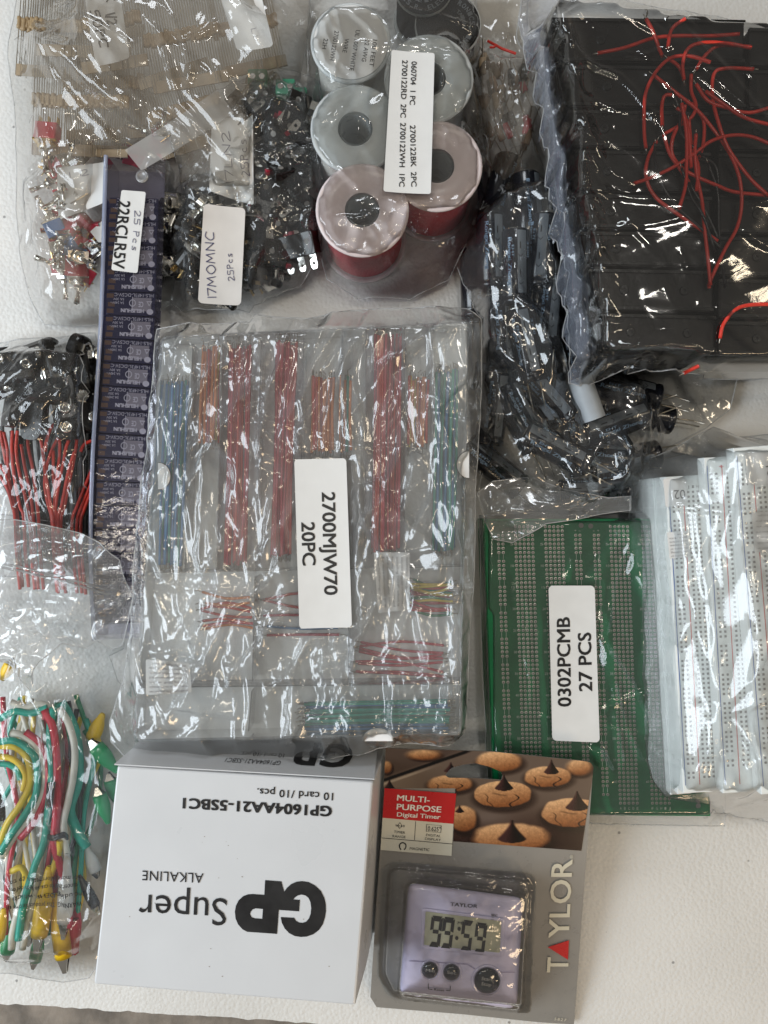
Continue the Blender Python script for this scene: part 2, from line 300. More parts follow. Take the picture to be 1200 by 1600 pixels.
M = dict(
 foam=foam_mat(), ground=pbr('concrete_floor', (.22, .19, .16), .9, var=.5, vs=60, bump=.8, bs=200),
 paper=pbr('label_paper', (.70, .70, .69), .4, var=.03), paperold=pbr('yellowed_label_paper', (.60, .565, .53), .45, var=.04), ink=pbr('black_ink', (.012, .012, .013), .4, var=.02), pen=pbr('ballpoint_ink', (.05, .05, .12), .5, var=.2, vs=900),
 greyink=pbr('grey_ink', (.25, .24, .24), .5), board=pbr('white_card_box', (.60, .615, .635), .32, var=.025, vs=30, bump=.03), boardin=pbr('card_edge', (.72, .68, .58), .7),
 blk=pbr('black_plastic', (.008, .0075, .007), .25, bump=.12), blk2=pbr('dark_plastic_brownish', (.007, .0055, .0048), .30, spec=.35, var=.4, vs=25, bump=.08, bs=500),
 steel=pbr('bright_steel', (.75, .73, .68), .18, 1.), brass=pbr('gold_plated', (.85, .6, .25), .2, 1.), copper=pbr('tinned_copper', (.62, .60, .54), .42, 1.),
 red=pbr('red_insulation', (.62, .035, .02), .33), redk=pbr('dark_red_insulation', (.56, .02, .05), .3), blkw=pbr('black_insulation', (.012, .012, .014), .3),
 orange=pbr('orange_insulation', (.75, .22, .04), .35), yellow=pbr('yellow_insulation', (.78, .56, .03), .35), green=pbr('green_insulation', (.0, .22, .10), .35), blue=pbr('blue_insulation', (.01, .17, .40), .35),
 teal=pbr('teal_insulation', (.0, .36, .27), .33), whitew=pbr('white_insulation', (.68, .66, .58), .35), pcb=pbr('green_solder_mask', (.002, .155, .052), .22, var=.2, vs=60, coat=.4), silk=pbr('white_silkscreen', (.6, .65, .6), .5),
 pcbedge=pbr('pcb_edge', (.01, .09, .035), .5), bb=pbr('breadboard_abs', (.80, .83, .81), .3, sss=.1), slot=pbr('socket_hole', (.2, .195, .185), .6), railr=pbr('rail_red', (.6, .05, .04), .4), railb=pbr('rail_blue', (.05, .12, .35), .4),
 grey=pbr('grey_card_print', (.245, .232, .212), .3, var=.03), cream=pbr('cream_print', (.62, .60, .50), .35, var=.02), redp=pbr('red_print', (.50, .012, .014), .3, var=.02), beige=pbr('beige_print', (.62, .58, .46), .35, var=.02),
 lilac=pbr('lilac_plastic', (.68, .635, .84), .14, var=.02, coat=1.), lcd=pbr('lcd_glass', (.50, .50, .37), .12, coat=.6, var=.05), seg=pbr('lcd_segment', (.03, .03, .03), .3), btn=pbr('black_button', (.012, .016, .018), .1, coat=1., var=.02), btxt=pbr('button_print', (.5, .5, .48), .4),
 spool=pbr('spool_polypropylene', (.80, .85, .86), .28, sss=.3, alpha=.55), windr=pbr('wound_red_wire', (.5, .03, .05), .4, bump=.6, bs=900), windw=pbr('wound_white_wire', (.7, .68, .62), .4, bump=.6, bs=900), windk=pbr('wound_black_wire', (.015, .015, .018), .35, bump=.6, bs=900),
 tan=pbr('tan_paper_tape', (.34, .26, .17), .6, var=.2), res=pbr('resistor_body', (.34, .24, .13), .4), lead=pbr('dull_lead', (.55, .5, .42), .3, 1.), switchr=pbr('red_switch_body', (.42, .012, .04), .35), switchb=pbr('blue_switch_body', (.03, .12, .3), .35), capb=pbr('capacitor_sleeve', (.01, .011, .016), .22, coat=.4), capst=pbr('capacitor_stripe', (.17, .19, .21), .35), capt=pbr('pale_blue_print', (.35, .5, .68), .4),
 relay=pbr('relay_case', (.022, .024, .07), .3), rmark=pbr('relay_print', (.9, .9, .92), .45), greyp=pbr('greyish_relay_print', (.42, .40, .41), .5), cond=pbr('milky_tube', (.36, .40, .44), .5, sss=.3),
 sleevey=pbr('yellow_clip_sleeve', (.78, .50, .01), .3, sss=.15), sleeveg=pbr('green_clip_sleeve', (.0, .30, .10), .3, sss=.15), sleevew=pbr('white_clip_sleeve', (.72, .72, .70), .35, sss=.15), sleever=pbr('red_clip_sleeve', (.5, .02, .06), .3), brown=pbr('brown_component', (.2, .11, .05), .4), teald=pbr('green_terminal_block', (.03, .22, .12), .4),
 milky=pbr('frosted_case_floor', (.84, .84, .84), .35, var=.03), caselid=clear('frosted_case_lid', haze=.05, hazecol=(.9, .91, .92), rough=.2, bump=.05, bs=40, gain=.4, base=0.), casewall=clear('case_wall_plastic', haze=.3, hazecol=(.9, .9, .92), rough=.15, bump=.1),
 film=clear('polythene_film', haze=.05), filmhazy=clear('milky_polythene_film', haze=.12, gain=1.8, rough=.06), filmthick=clear('stiff_clear_film', haze=.05, gain=2.2, rough=.04, bump=.04), filmwarm=clear('old_polythene_film', haze=.22, hazecol=(.84, .76, .66), gain=1.8, rough=.07),
 filmkit=clear('wrinkled_polythene_film', haze=.13, hazecol=(.97, .97, .97), gain=2.5, rough=.12), filmmilk=clear('milky_wrap_film', haze=.22, hazecol=(.95, .96, .95), gain=2.3, rough=.11, bump=.05), stripfilm=clear('translucent_header', haze=.45, hazecol=(.85, .84, .82), rough=.2, bump=.03),
 blister=clear('clear_blister', haze=.02, gain=1.7, rough=.03, bump=.12, bs=120, ior=1.5), tubep=clear('violet_tube_plastic', tint=(.91, .91, .955), haze=.012, hazecol=(.35, .33, .62), gain=1.2, rough=.08, bump=.15, bs=90), seam=clear('sealed_film_edge', haze=.5, hazecol=(.95, .95, .95), gain=1.2, rough=.2), filmdark=clear('glossy_black_goods_film', haze=.012, gain=2.4, rough=.07, bump=.03), foldfilm=clear('doubled_zip_film', haze=.20, hazecol=(.93, .93, .93), gain=3.0, rough=.1, bump=.04), sidefilm=clear('gathered_film', haze=.30, hazecol=(.52, .58, .72), gain=2.4, rough=.1, bump=.04), filmcap=clear('crumpled_clear_film', haze=.035, hazecol=(.8, .86, .92), gain=2.8, rough=.09, bump=.03), rib=clear('tube_edge_highlight', haze=.55, hazecol=(.62, .70, .95), gain=1.8, rough=.1, bump=.02), spoolpink=pbr('pink_tinged_polypropylene', (.84, .73, .73), .28, sss=.3, alpha=.8),
)
# ---- numpy fields
RNGT = np.random.RandomState(5).rand(64, 256, 256)
def vn(x, y, seed=0):
    t = RNGT[seed % 64]; xi = np.floor(x).astype(int); yi = np.floor(y).astype(int); fx = x-xi; fy = y-yi
    fx = fx*fx*(3-2*fx); fy = fy*fy*(3-2*fy); a = t[xi & 255, yi & 255]; b = t[(xi+1) & 255, yi & 255]; c = t[xi & 255, (yi+1) & 255]; d = t[(xi+1) & 255, (yi+1) & 255]
    return (a*(1-fx)+b*fx)*(1-fy)+(c*(1-fx)+d*fx)*fy
def inpoly(X, Y, poly):
    r = np.zeros(X.shape, bool); n = len(poly)
    for i in range(n):
        x0, y0 = poly[i][0], poly[i][1]; x1, y1 = poly[i-1][0], poly[i-1][1]
        if y0 == y1: continue
        c = ((y0 > Y) != (y1 > Y)) & (X < (x1-x0)*(Y-y0)/(y1-y0)+x0); r ^= c
    return r
def segdist(X, Y, pts):
    D = np.full(X.shape, 9.); CX = X.copy(); CY = Y.copy(); T = np.zeros(X.shape)
    n = len(pts)-1
    for i in range(n):
        ax, ay, bx, by = pts[i][0], pts[i][1], pts[i+1][0], pts[i+1][1]; dx, dy = bx-ax, by-ay
        t = np.clip(((X-ax)*dx+(Y-ay)*dy)/max(dx*dx+dy*dy, 1e-12), 0, 1); qx = ax+t*dx; qy = ay+t*dy; d = np.hypot(X-qx, Y-qy)
        m = d < D; D[m] = d[m]; CX[m] = qx[m]; CY[m] = qy[m]; T[m] = ((i+t)/n)[m]
    return D, CX, CY, T
def crumple(X, Y, seed, L, n=9, bias=None, spread=1.0):
    """sum of long sharp-edged folds of several directions, each only in patches: creased, faceted film"""
    rs = np.random.RandomState(seed); h = np.zeros(X.shape)
    for i in range(n):
        a = rs.rand()*math.pi if bias is None or rs.rand() < .25 else bias+rs.randn()*spread*.3
        lam = L*2**(-rs.rand()*2.4); u = X*math.cos(a)+Y*math.sin(a); v = -X*math.sin(a)+Y*math.cos(a); o = rs.rand(6)*99
        wp = vn(u/(lam*5)+o[0], v/(lam*9)+o[1], seed+i)*2.6+vn(u/(lam*2)+o[2], v/(lam*5)+o[3], seed+i+9)*.5
        t = u/lam+wp+o[4]; f = t-np.floor(t); pk = .12+.5*rs.rand(); tri = np.where(f < pk, f/pk, (1-f)/(1-pk)); tri = tri**1.35
        mk_ = np.clip(vn(u/(L*1.1)+o[4], v/(L*4)+o[5], seed+20+i)*2.6-1.0, 0, 1)*np.clip(vn(X/(L*2)+o[1], Y/(L*2)+o[0], seed+31+i)*2-.3, 0, 1)
        h += lam*.17*tri*mk_
    return h
class Film: pass
def film(name, outline, ze, supports, mat, label, cat='plastic bag', group=None, res=.0009, amp=1., L=.02, n=9, ridges=(), flats=(), seed=1, bias=None, floor=.0015, relax=260, spread=1., nf=90, fold=None, fw=1., nb=14, bigh=1., slack=0., clear_=.001, caps=(), tag_=True, parent=None, seam=True, folds=()):
    po = [P(*p, ze) for p in outline]; xs = [p.x for p in po]; ys = [p.y for p in po]
    c = .003; x0, x1, y0, y1 = min(xs)-.006, max(xs)+.006, min(ys)-.006, max(ys)+.006
    gx = np.arange(x0, x1+c, c); gy = np.arange(y0, y1+c, c); GX, GY = np.meshgrid(gx, gy, indexing='ij')
    Sp = np.full(GX.shape, floor)
    for (poly, z) in supports:
        if len(poly) == 3 and not hasattr(poly[0], '__len__'):      # disc (cx,cy,r) px
            q = P(poly[0], poly[1], z); m = np.hypot(GX-q.x, GY-q.y) < poly[2]*S*k(z)
        else: m = inpoly(GX, GY, [P(*p, z) for p in poly])
        Sp[m] = np.maximum(Sp[m], z+clear_)
    cm = [(inpoly(GX, GY, [P(*p, z) for p in poly]), z) for poly, z in caps]
    for m, z in cm: Sp[m] = np.minimum(Sp[m], z)
    ins = inpoly(GX, GY, po); Hh = np.where(ins, Sp, ze)
    for _ in range(relax):
        A = Hh.copy(); A[1:-1, 1:-1] = .25*(Hh[2:, 1:-1]+Hh[:-2, 1:-1]+Hh[1:-1, 2:]+Hh[1:-1, :-2]); A = np.where(ins, np.maximum(Sp, A-slack), ze)
        for m, z in cm: A[m] = np.minimum(A[m], z)
        Hh = A
    fx = np.arange(x0+.003, x1-.003, res); fy = np.arange(y0+.003, y1-.003, res); X, Y = np.meshgrid(fx, fy, indexing='ij')
    def samp(F, X, Y):
        u = np.clip((X-x0)/c, 0, F.shape[0]-1.001); v = np.clip((Y-y0)/c, 0, F.shape[1]-1.001); i = u.astype(int); j = v.astype(int); a = u-i; b = v-j
        return (F[i, j]*(1-a)+F[i+1, j]*a)*(1-b)+(F[i, j+1]*(1-a)+F[i+1, j+1]*a)*b
    Z = samp(Hh, X, Y)
    for _ in range(2):
        B = Z.copy(); B[1:-1, 1:-1] = (Z[2:, 1:-1]+Z[:-2, 1:-1]+Z[1:-1, 2:]+Z[1:-1, :-2]+Z[1:-1, 1:-1])/5; Z = B
    Wk = crumple(X, Y, seed, L*1.25, n, bias, spread)*amp*.22+crumple(X, Y, seed+7, L*.45, 4, bias, spread)*amp*.05
    def tent(pw, hh, ww, sgn=0.):
        xs_ = [p.x for p in pw]; ys_ = [p.y for p in pw]; m_ = ww*2.2+.004
        i0 = max(int((min(xs_)-m_-fx[0])/res), 0); i1 = min(int((max(xs_)+m_-fx[0])/res)+1, X.shape[0]); j0 = max(int((min(ys_)-m_-fy[0])/res), 0); j1 = min(int((max(ys_)+m_-fy[0])/res)+1, X.shape[1])
        if i1 <= i0 or j1 <= j0: return
        XX = X[i0:i1, j0:j1]+wobx[i0:i1, j0:j1]; YY = Y[i0:i1, j0:j1]+woby[i0:i1, j0:j1]; D, CX, CY, T = segdist(XX, YY, pw)
        d_ = (pw[-1]-pw[0]); side = np.sign((XX-CX)*-d_.y+(YY-CY)*d_.x); w_ = np.where(side > 0, ww*(1+sgn), ww*(1-sgn))
        Wk[i0:i1, j0:j1] += hh*np.clip(1-D/w_, 0, 1)*np.clip(np.minimum(T, 1-T)*5+.02, 0, 1)
    wobx = (vn(X/.018, Y/.018, seed+3)-.5)*.0028; woby = (vn(X/.018, Y/.018, seed+4)-.5)*.0028
    for (pl, hh, ww) in ridges:
        tent([P(p[0], p[1], ze if len(p) < 3 else p[2]) for p in pl], hh*.8, max(ww*1.2, hh*1.5), .45)
    rf = random.Random(seed*7+1); zm = max([z for _, z in supports]+[ze])
    ox_ = [p[0] for p in outline]; oy_ = [p[1] for p in outline]
    for i in range(nf):
        cx = rf.uniform(min(ox_), max(ox_)); cy = rf.uniform(min(oy_), max(oy_)); b0 = (fold if rf.random() < .72 else rf.uniform(0, 180)) if fold is not None else rf.uniform(0, 180)
        a = math.radians(b0+rf.gauss(0, 8)); L_ = rf.choice((40, 80, 130, 200, 280))*rf.uniform(.7, 1.5); bd = rf.uniform(-.12, .12)*L_; dx, dy = math.cos(a), -math.sin(a)
        pw = [P(cx-dx*L_/2, cy-dy*L_/2, zm), P(cx-dy*bd, cy+dx*bd, zm), P(cx+dx*L_/2, cy+dy*L_/2, zm)]; w_ = rf.choice((.0010, .0013, .002, .0035))*rf.uniform(.7, 1.3)*fw
        if vn(np.array([cx/75.]), np.array([cy/75.]), seed+40)[0] < .40: continue
        tent(pw, w_*rf.uniform(.2, .75), w_, rf.uniform(-.7, .7))
    for i in range(nb):
        cx = rf.uniform(min(ox_), max(ox_)); cy = rf.uniform(min(oy_), max(oy_)); a = math.radians((fold if fold is not None else rf.uniform(0, 180))+rf.gauss(0, 26)); L_ = rf.uniform(70, 220); dx, dy = math.cos(a), -math.sin(a)
        pw = [P(cx-dx*L_/2, cy-dy*L_/2, zm), P(cx+dx*L_/2, cy+dy*L_/2, zm)]; w_ = rf.uniform(.005, .011)*fw; tent(pw, w_*rf.uniform(.22, .6)*bigh, w_, rf.uniform(-.6, .6))
    B = Wk.copy(); B[1:-1, 1:-1] = (Wk[2:, 1:-1]+Wk[:-2, 1:-1]+Wk[1:-1, 2:]+Wk[1:-1, :-2]+Wk[1:-1, 1:-1]*3)/7; Wk = B
    for (pl, zz) in flats:
        pw = [P(*p, zz) for p in pl]; D, _, _, _ = segdist(X, Y, pw+[pw[0]]); D = np.where(inpoly(X, Y, pw), 0, D); Wk *= np.clip(D/.004, 0, 1)
    Z = Z+Wk
    for poly, z in caps:
        m = inpoly(X, Y, [P(*p, z) for p in poly]); Z[m] = np.minimum(Z[m], z+.0006)
    # cut to the outline and snap the rim onto it
    inside = inpoly((X[1:, 1:]+X[:-1, :-1])/2, (Y[1:, 1:]+Y[:-1, :-1])/2, po)
    nx, ny = X.shape; idx = np.arange(nx*ny).reshape(nx, ny)
    F = np.stack([idx[:-1, :-1][inside], idx[1:, :-1][inside], idx[1:, 1:][inside], idx[:-1, 1:][inside]], 1)
    vin = np.zeros((nx+1, ny+1), int); pad = np.zeros((nx+1, ny+1), int); pad[1:-1, 1:-1] = inside
    cnt = pad[:-1, :-1]+pad[1:, :-1]+pad[:-1, 1:]+pad[1:, 1:]; rim = (cnt > 0) & (cnt < 4)
    _, CX, CY, _ = segdist(X[rim], Y[rim], po+[po[0]]); X2 = X.copy(); Y2 = Y.copy(); X2[rim] = CX; Y2[rim] = CY
    V = np.stack([X2.ravel(), Y2.ravel(), Z.ravel()], 1); used = np.unique(F); remap = -np.ones(nx*ny, int); remap[used] = np.arange(len(used))
    kw = dict(label=label, cat=cat, group=group) if tag_ else {}
    o = mk(name, V[used], remap[F], mat, parent, smooth=True, **kw)
    f = Film(); f.o = o; f.h = lambda x, y: float(samp(Hh, np.array([x]), np.array([y]))[0]); f.grid = (x0, y0, c, Hh)
    def zt(X_, Y_): 
        i = int(round((X_-fx[0])/res)); j = int(round((Y_-fy[0])/res)); i = min(max(i, 0), nx-1); j = min(max(j, 0), ny-1); return float(Z[i, j])
    f.top = zt
    if seam:
        q = smoothp([(p.x, p.y, 0) for p in po+[po[0]]], 1); pts = []
        for i in range(len(po)):
            a, b = po[i], po[(i+1) % len(po)]; m = max(1, int((b-a).length/.004))
            for j in range(m):
                p = a.lerp(b, j/m); pts.append((p.x, p.y, zt(p.x, p.y)+.0002))
        pts.append(pts[0]); V2, F2 = tube(pts, .00025, 4, False); mk('sealed_edge', V2, F2, M['seam'], o, smooth=True)
    return f
# ---- paper sticker that follows a gentle bend
def sticker(name, quad, z, parent, mat='paper', r=.12, bend=.0, label=None, thick=.00018, n=14, axis=0, **kw):
    """quad TL,TR,BR,BL in pixels at height z (number or 4 numbers); returns object and zf(x,y)"""
    zs = z if hasattr(z, '__len__') else [z]*4; C = [P(q[0], q[1], zz) for q, zz in zip(quad, zs)]
    w = (C[1]-C[0]).length; h = (C[3]-C[0]).length; rr = r*min(w, h)
    # affine plane for zf
    O = C[0]; ex = (C[1]-C[0]+C[2]-C[3])/2; ey = (C[3]-C[0]+C[2]-C[1])/2; det = ex.x*ey.y-ex.y*ey.x
    def uv(x, y):
        dx, dy = x-O.x, y-O.y; return (dx*ey.y-dy*ey.x)/det, (ex.x*dy-ex.y*dx)/det
    def zf(x, y):
        u, v = uv(x, y); t = (u if axis == 0 else v)-.5
        return zs[0]*(1-u)*(1-v)+zs[1]*u*(1-v)+zs[2]*u*v+zs[3]*(1-u)*v+bend*(4*t*t)+thick
    us = sorted({0, 1, *[i/n for i in range(1, n)], rr/w/2, rr/w, 1-rr/w/2, 1-rr/w}); vs = sorted({0, 1, *[i/n for i in range(1, n)], rr/h/2, rr/h, 1-rr/h/2, 1-rr/h})
    V = []; F = []
    for v in vs:
        for u in us:
            a, b = u, v
            ru, rv = rr/w, rr/h
            cu = max(0, (ru-u)/ru, (u-1+ru)/ru); cv = max(0, (rv-v)/rv, (v-1+rv)/rv)
            if cu > 0 and cv > 0:
                a2, b2 = cu*math.sqrt(1-cv*cv/2), cv*math.sqrt(1-cu*cu/2)
                a = ru-a2*ru if u < .5 else 1-ru+a2*ru; b = rv-b2*rv if v < .5 else 1-rv+b2*rv
            p = C[0]*(1-a)*(1-b)+C[1]*a*(1-b)+C[2]*a*b+C[3]*(1-a)*b; V.append((p.x, p.y, zf(p.x, p.y)))
    m = len(us)
    for j in range(len(vs)-1):
        for i in range(m-1): F.append((j*m+i, (j+1)*m+i, (j+1)*m+i+1, j*m+i+1))
    bot = len(V); top = list(V); V += [(x, y, zz-thick*.9) for x, y, zz in top]
    ring = [i for i in range(m)]+[j*m+m-1 for j in range(1, len(vs))]+[(len(vs)-1)*m+i for i in range(m-2, -1, -1)]+[j*m for j in range(len(vs)-2, 0, -1)]
    for a, b in zip(ring, ring[1:]+ring[:1]): F.append((a, b, b+bot, a+bot))
    o = mk(name, V, F, M[mat] if isinstance(mat, str) else mat, parent, smooth=False, **({'label': label} if label else {}), **kw); return o, zf
# ================================================================ setting
mk('ground', [(-3, -3, -.031), (3, -3, -.031), (3, 3, -.031), (-3, 3, -.031)], [(0, 1, 2, 3)], M['ground'], kind='structure')
rg = random.Random(3)
e0, e1 = P(-300, 1549, 0), P(1700, 1676, 0); m = MB(); n = 160; top = []
for i in range(n+1):
    p = e0.lerp(e1, i/n); top.append((p.x, p.y+rg.uniform(-.0006, .0006)))
out = top+[(.62, .45), (-.62, .45)]
V, F = fillpoly([out], lambda x, y: (x, y, 0)); m.add(V, F)
for (a, b) in zip(out, out[1:]+out[:1]): m.add([(a[0], a[1], 0), (b[0], b[1], 0), (b[0], b[1]+.0004, -.03), (a[0], a[1]+.0004, -.03)], [(3, 2, 1, 0)])
m.build('foam_board', M['foam'], label='white expanded foam board that carries all the bags and boxes', cat='foam board')
# ================================================================ battery card box
ZB = .07
gp = thing('battery_box', 'white cardboard box of alkaline batteries with its print upside down', 'cardboard box', P(365, 1380, 0))
cs = [P(*p, ZB) for p in ((183, 1197), (583, 1222), (555, 1571), (146, 1538))]
tp_ = rpoly([(p.x, p.y) for p in cs], .0012, 3)
lw_ = [(cs[0].x, cs[0].y), tuple(P(605, 1160, 0).to_2d()), tuple(P(583, 1458, 0).to_2d()), (cs[3].x+.001, cs[3].y)]
lw_ = rpoly(lw_, .0012, 3); n = len(tp_); V = [(p[0], p[1], .0002) for p in lw_]
cxy = Vector((sum(p[0] for p in tp_)/n, sum(p[1] for p in tp_)/n))
for fr_, zz_, ins_ in ((.5, ZB*.5, -.0006), (.97, ZB-.0012, 0), (.99, ZB-.0003, .0003), (1, ZB, .0010)): V += [(l[0]*(1-fr_)+t_[0]*fr_+(cxy.x-t_[0])/.06*ins_, l[1]*(1-fr_)+t_[1]*fr_+(cxy.y-t_[1])/.06*ins_, zz_) for l, t_ in zip(lw_, tp_)]
F = [(j*n+(i+1) % n, j*n+i, (j+1)*n+i, (j+1)*n+(i+1) % n) for j in range(4) for i in range(n)]+[tuple(4*n+i for i in range(n))[::-1]]
mk('box_body', V, F, M['board'], gp)
# far side panel standing slightly open
a, b = cs[0], cs[1]; u = (b-a).normalized(); nn = Vector((-u.y, u.x, 0)); lo = nn*.0125
fo = [a-u*.001+nn*.0008+Vector((0, 0, .0012)), b+u*.0005+nn*.0004+Vector((0, 0, -.002)), b+u*.002+nn*.004+Vector((0, 0, -ZB+.001)), a+u*.004+nn*.004+Vector((0, 0, -ZB+.001))]
th = nn*.0005
mk('end_flap', [p+th for p in fo]+[p for p in fo], [(0, 3, 2, 1), (4, 5, 6, 7), (0, 1, 5, 4), (1, 2, 6, 5), (2, 3, 7, 6), (3, 0, 4, 7)], M['board'], gp)
ff = lambda uu, vv: fo[0]*(1-uu)*(1-vv)+fo[1]*uu*(1-vv)+fo[2]*uu*vv+fo[3]*(1-uu)*vv+th
def flaptext(s, u0, u1, v, h, bold=0):      # reads from the far side: u1<u0
    O = ff(u0, v); X = ff(u1, v)-O; Y = (ff(u0, v+.01)-O).normalized()*h*-1
    V, F = text_geo(s, O, X, Y, bold, lift=.0003); return mk('side_print', V, F, M['ink'], gp)
flaptext('GP', .90, .66, .62, .030, .03); flaptext('GP1604AA21-5SBC1', .62, .40, .22, .0055); flaptext('10 card /10 pcs.', .62, .44, .36, .005);
z = ZB+.0001
text('10 card /10 pcs.', (520.8, 1239), (402, 1231.5), 11.5, z, M['ink'], gp, .012, 1.05)
text('GP1604AA21-5SBC1', (519, 1260), (286, 1247), 15.5, z, M['ink'], gp, .035, 1.05)
text('ALKALINE', (318, 1364.5), (222.8, 1360), 15, z, M['ink'], gp, -.008, 1.05)
text('Super', (355, 1404), (218, 1397), 42, z, M['ink'], gp, -.008)
zz = Zm(350, 1360, 6.667)
go = [(428, 102), (598, 115), (627, 222), (655, 182), (700, 142), (755, 118), (815, 112), (880, 122), (950, 158), (1010, 215), (1045, 285), (1060, 350), (1062, 420), (1052, 490), (1030, 560), (988, 622), (930, 666), (860, 690), (800, 694), (740, 685), (680, 655), (632, 605), (602, 545), (590, 487), (730, 494), (750, 525), (780, 543), (815, 547), (855, 535), (885, 500), (903, 450), (908, 390), (900, 330), (880, 287), (850, 262), (810, 252), (770, 260), (740, 280), (722, 303), (790, 308), (782, 427), (570, 412), (553, 662), (240, 640), (190, 612), (145, 560), (120, 500), (113, 430), (123, 370), (152, 312), (200, 268), (250, 250), (300, 247), (420, 255)]
gh = [(405, 402), (330, 396), (295, 408), (276, 435), (272, 455), (285, 485), (315, 499), (398, 505)]
V, F = fillpoly([[zz(*p) for p in go], [zz(*p) for p in gh]], lambda x, y: P(x, y, z+.0001)); mk('logo_print', V, F, M['ink'], gp)
# scuffs on the box top
m = MB()
for i in range(16):
    x, y = rg.uniform(200, 540), rg.uniform(1250, 1540); r = rg.uniform(.4, 1.2); V = [P(x+r*math.cos(a)*rg.uniform(.6, 1.6), y+r*math.sin(a)*.7, z) for a in [j*1.05 for j in range(6)]]; m.add(V, [(5, 4, 3, 2, 1, 0)])
m.build('scuff_mark', pbr('scuff', (.28, .24, .2), .8), gp, kind='stuff')
# ================================================================ timer on its card
def _yw(py, z): return (800-py)*S*(H-z)/H
_b = (.0405-.0035)/(_yw(1172, .0405)-_yw(1598, .0035)); _a = .0035-_b*_yw(1598, .0035)
def zc_(py): q_ = (800-py)*S; return (_a+_b*q_)/(1+_b*q_/H)      # the card is one flat tilted plane
def C(px, py, e=0.): 
    z = zc_(py); p = P(px, py, z); p.z += e; return p
q = Zm(570, 1160, 3.243)
tc = thing('carded_timer', 'lilac digital kitchen timer in a clear blister on a grey hanging card', 'kitchen timer', P(750, 1450, 0))
zf_plane = None
# card slab with hang hole
outl = [q(*p) for p in [(106, 28), (640, 45), (1120, 95), (1145, 103), (1158, 125), (1155, 160), (1060, 1430), (880, 1418), (500, 1378), (60, 1342), (28, 1290), (60, 800), (95, 300)]]
hole = [q(*p) for p in [(408, 166), (420, 148), (440, 128), (500, 112), (560, 105), (630, 122), (690, 148), (698, 168), (692, 190), (560, 180), (425, 178)]]
m = MB(); V, F = fillpoly([outl, hole], lambda x, y: C(x, y)); m.add(V, F); m.add([(a[0], a[1], a[2]-.0005) for a in V], [f[::-1] for f in F])
for lp in (outl, hole):
    for a, b in zip(lp, lp[1:]+lp[:1]): m.add([C(*a), C(*b), C(*b, -.0005), C(*a, -.0005)], [(0, 1, 2, 3)])
m.build('card', M['grey'], tc)
def flat(paths, mat, name, e=.0004, par=None, cf=C):
    V, F = fillpoly([[q(*p) for p in w] for w in paths], lambda x, y: cf(x, y, e)); return mk(name, V, F, M[mat], par or tc)
# printed cookie picture, painted per vertex
px0, px1, py0, py1 = 598, 930, 1165, 1332; st = 1.1
gx = np.arange(px0, px1, st); gy = np.arange(py0, py1, st); X, Y = np.meshgrid(gx, gy, indexing='ij'); x = (X-570)*3.243; y = (Y-1160)*3.243
ns = lambda f, s: vn(x*f, y*f, s)
def mixc(c, col, a): return c*(1-a[..., None])+np.array(col)[None, None]*a[..., None]
ss = lambda e0, e1, v: (lambda t: t*t*(3-2*t))(np.clip((v-e0)/(e1-e0), 0, 1))
c = np.zeros(x.shape+(3,)); c[...] = (.43, .36, .31)
c = mixc(c, (.62, .55, .47), ss(600, 50, x+y*.6)*.8); c = mixc(c, (.20, .11, .09), ss(280, 560, y+.1*(x-600))*.9)
c = mixc(c, (.60, .55, .52), np.exp(-((x-620)/130)**2-((y-380)/45)**2)*.35)
d = (y-(182-(x-130)*.345)); c = mixc(c, (.06, .04, .04), ss(13, 3, np.abs(d+3))*ss(560, 500, x)); c = mixc(c, (.80, .74, .66), ss(10, 2, np.abs(d-16))*ss(400, 200, x)*.6); c = mixc(c, (.25, .18, .16), ss(0, -26, d)*ss(600, 380, x)*.55)
def cookie(c, cx, cy, rx, ry, bl, crack, sh=1.):
    dx = (x-cx)/rx; dy = (y-cy)/ry; r = np.sqrt(dx**2+np.abs(dy)**2.4)+(ns(.03, 4)-.5)*.10
    c = mixc(c, (.13, .07, .05), ss(1.35, .95, np.sqrt(((x-cx-8)/rx)**2+((y-cy-ry*.28)/ry)**2))*.6)
    a = ss(1+bl, 1-bl, r); t = np.clip(.5-dy*.55-dx*.15, 0, 1)
    body = np.array((.56, .33, .17))[None, None]*(1-t[..., None])+np.array((.86, .66, .46))[None, None]*t[..., None]
    tex = 1+(ns(.35, 7)-.5)*.16+(ns(.12, 9)-.5)*.14; body = body*tex[..., None]
    if crack:
        w = np.abs(dx-.42-.16*np.sin(dy*6))*rx; body = body*(1-.72*ss(7, 2, w)*ss(-.1, .15, dy))[..., None]
        w = np.abs(dx+.62-.25*dy-.05*np.sin(dy*9))*rx; body = body*(1-.5*ss(5, 1, w)*ss(-.1, .1, dy))[..., None]
        w = np.abs(dy+.02-.10*np.sin(dx*5+1))*ry; body = body*(1-.25*ss(6, 1, w)*ss(.35, .15, np.abs(dx+.1)))[..., None]
    return c*(1-a[..., None])+body*a[..., None]
def kiss(c, cx, cy, w, h, bl=2.):
    t = np.clip((y-(cy-h))/h, 0, 1.2); hw = w*(.06+.94*np.clip(t, 0, 1)**1.5)*np.where(t > .9, np.sqrt(np.clip(1-((t-.9)/.3)**2, 0, 1)), 1); a = ss(bl+1, -bl, np.abs(x-cx)-hw)*((y > cy-h-3) & (y < cy+h*.2))
    lit = ss(.9, -.6, (x-cx)/np.maximum(hw, 3)+.2); body = np.array((.10, .05, .05))[None, None]+np.array((.26, .17, .16))[None, None]*lit[..., None]*.8
    return c*(1-a[..., None])+body*a[..., None]
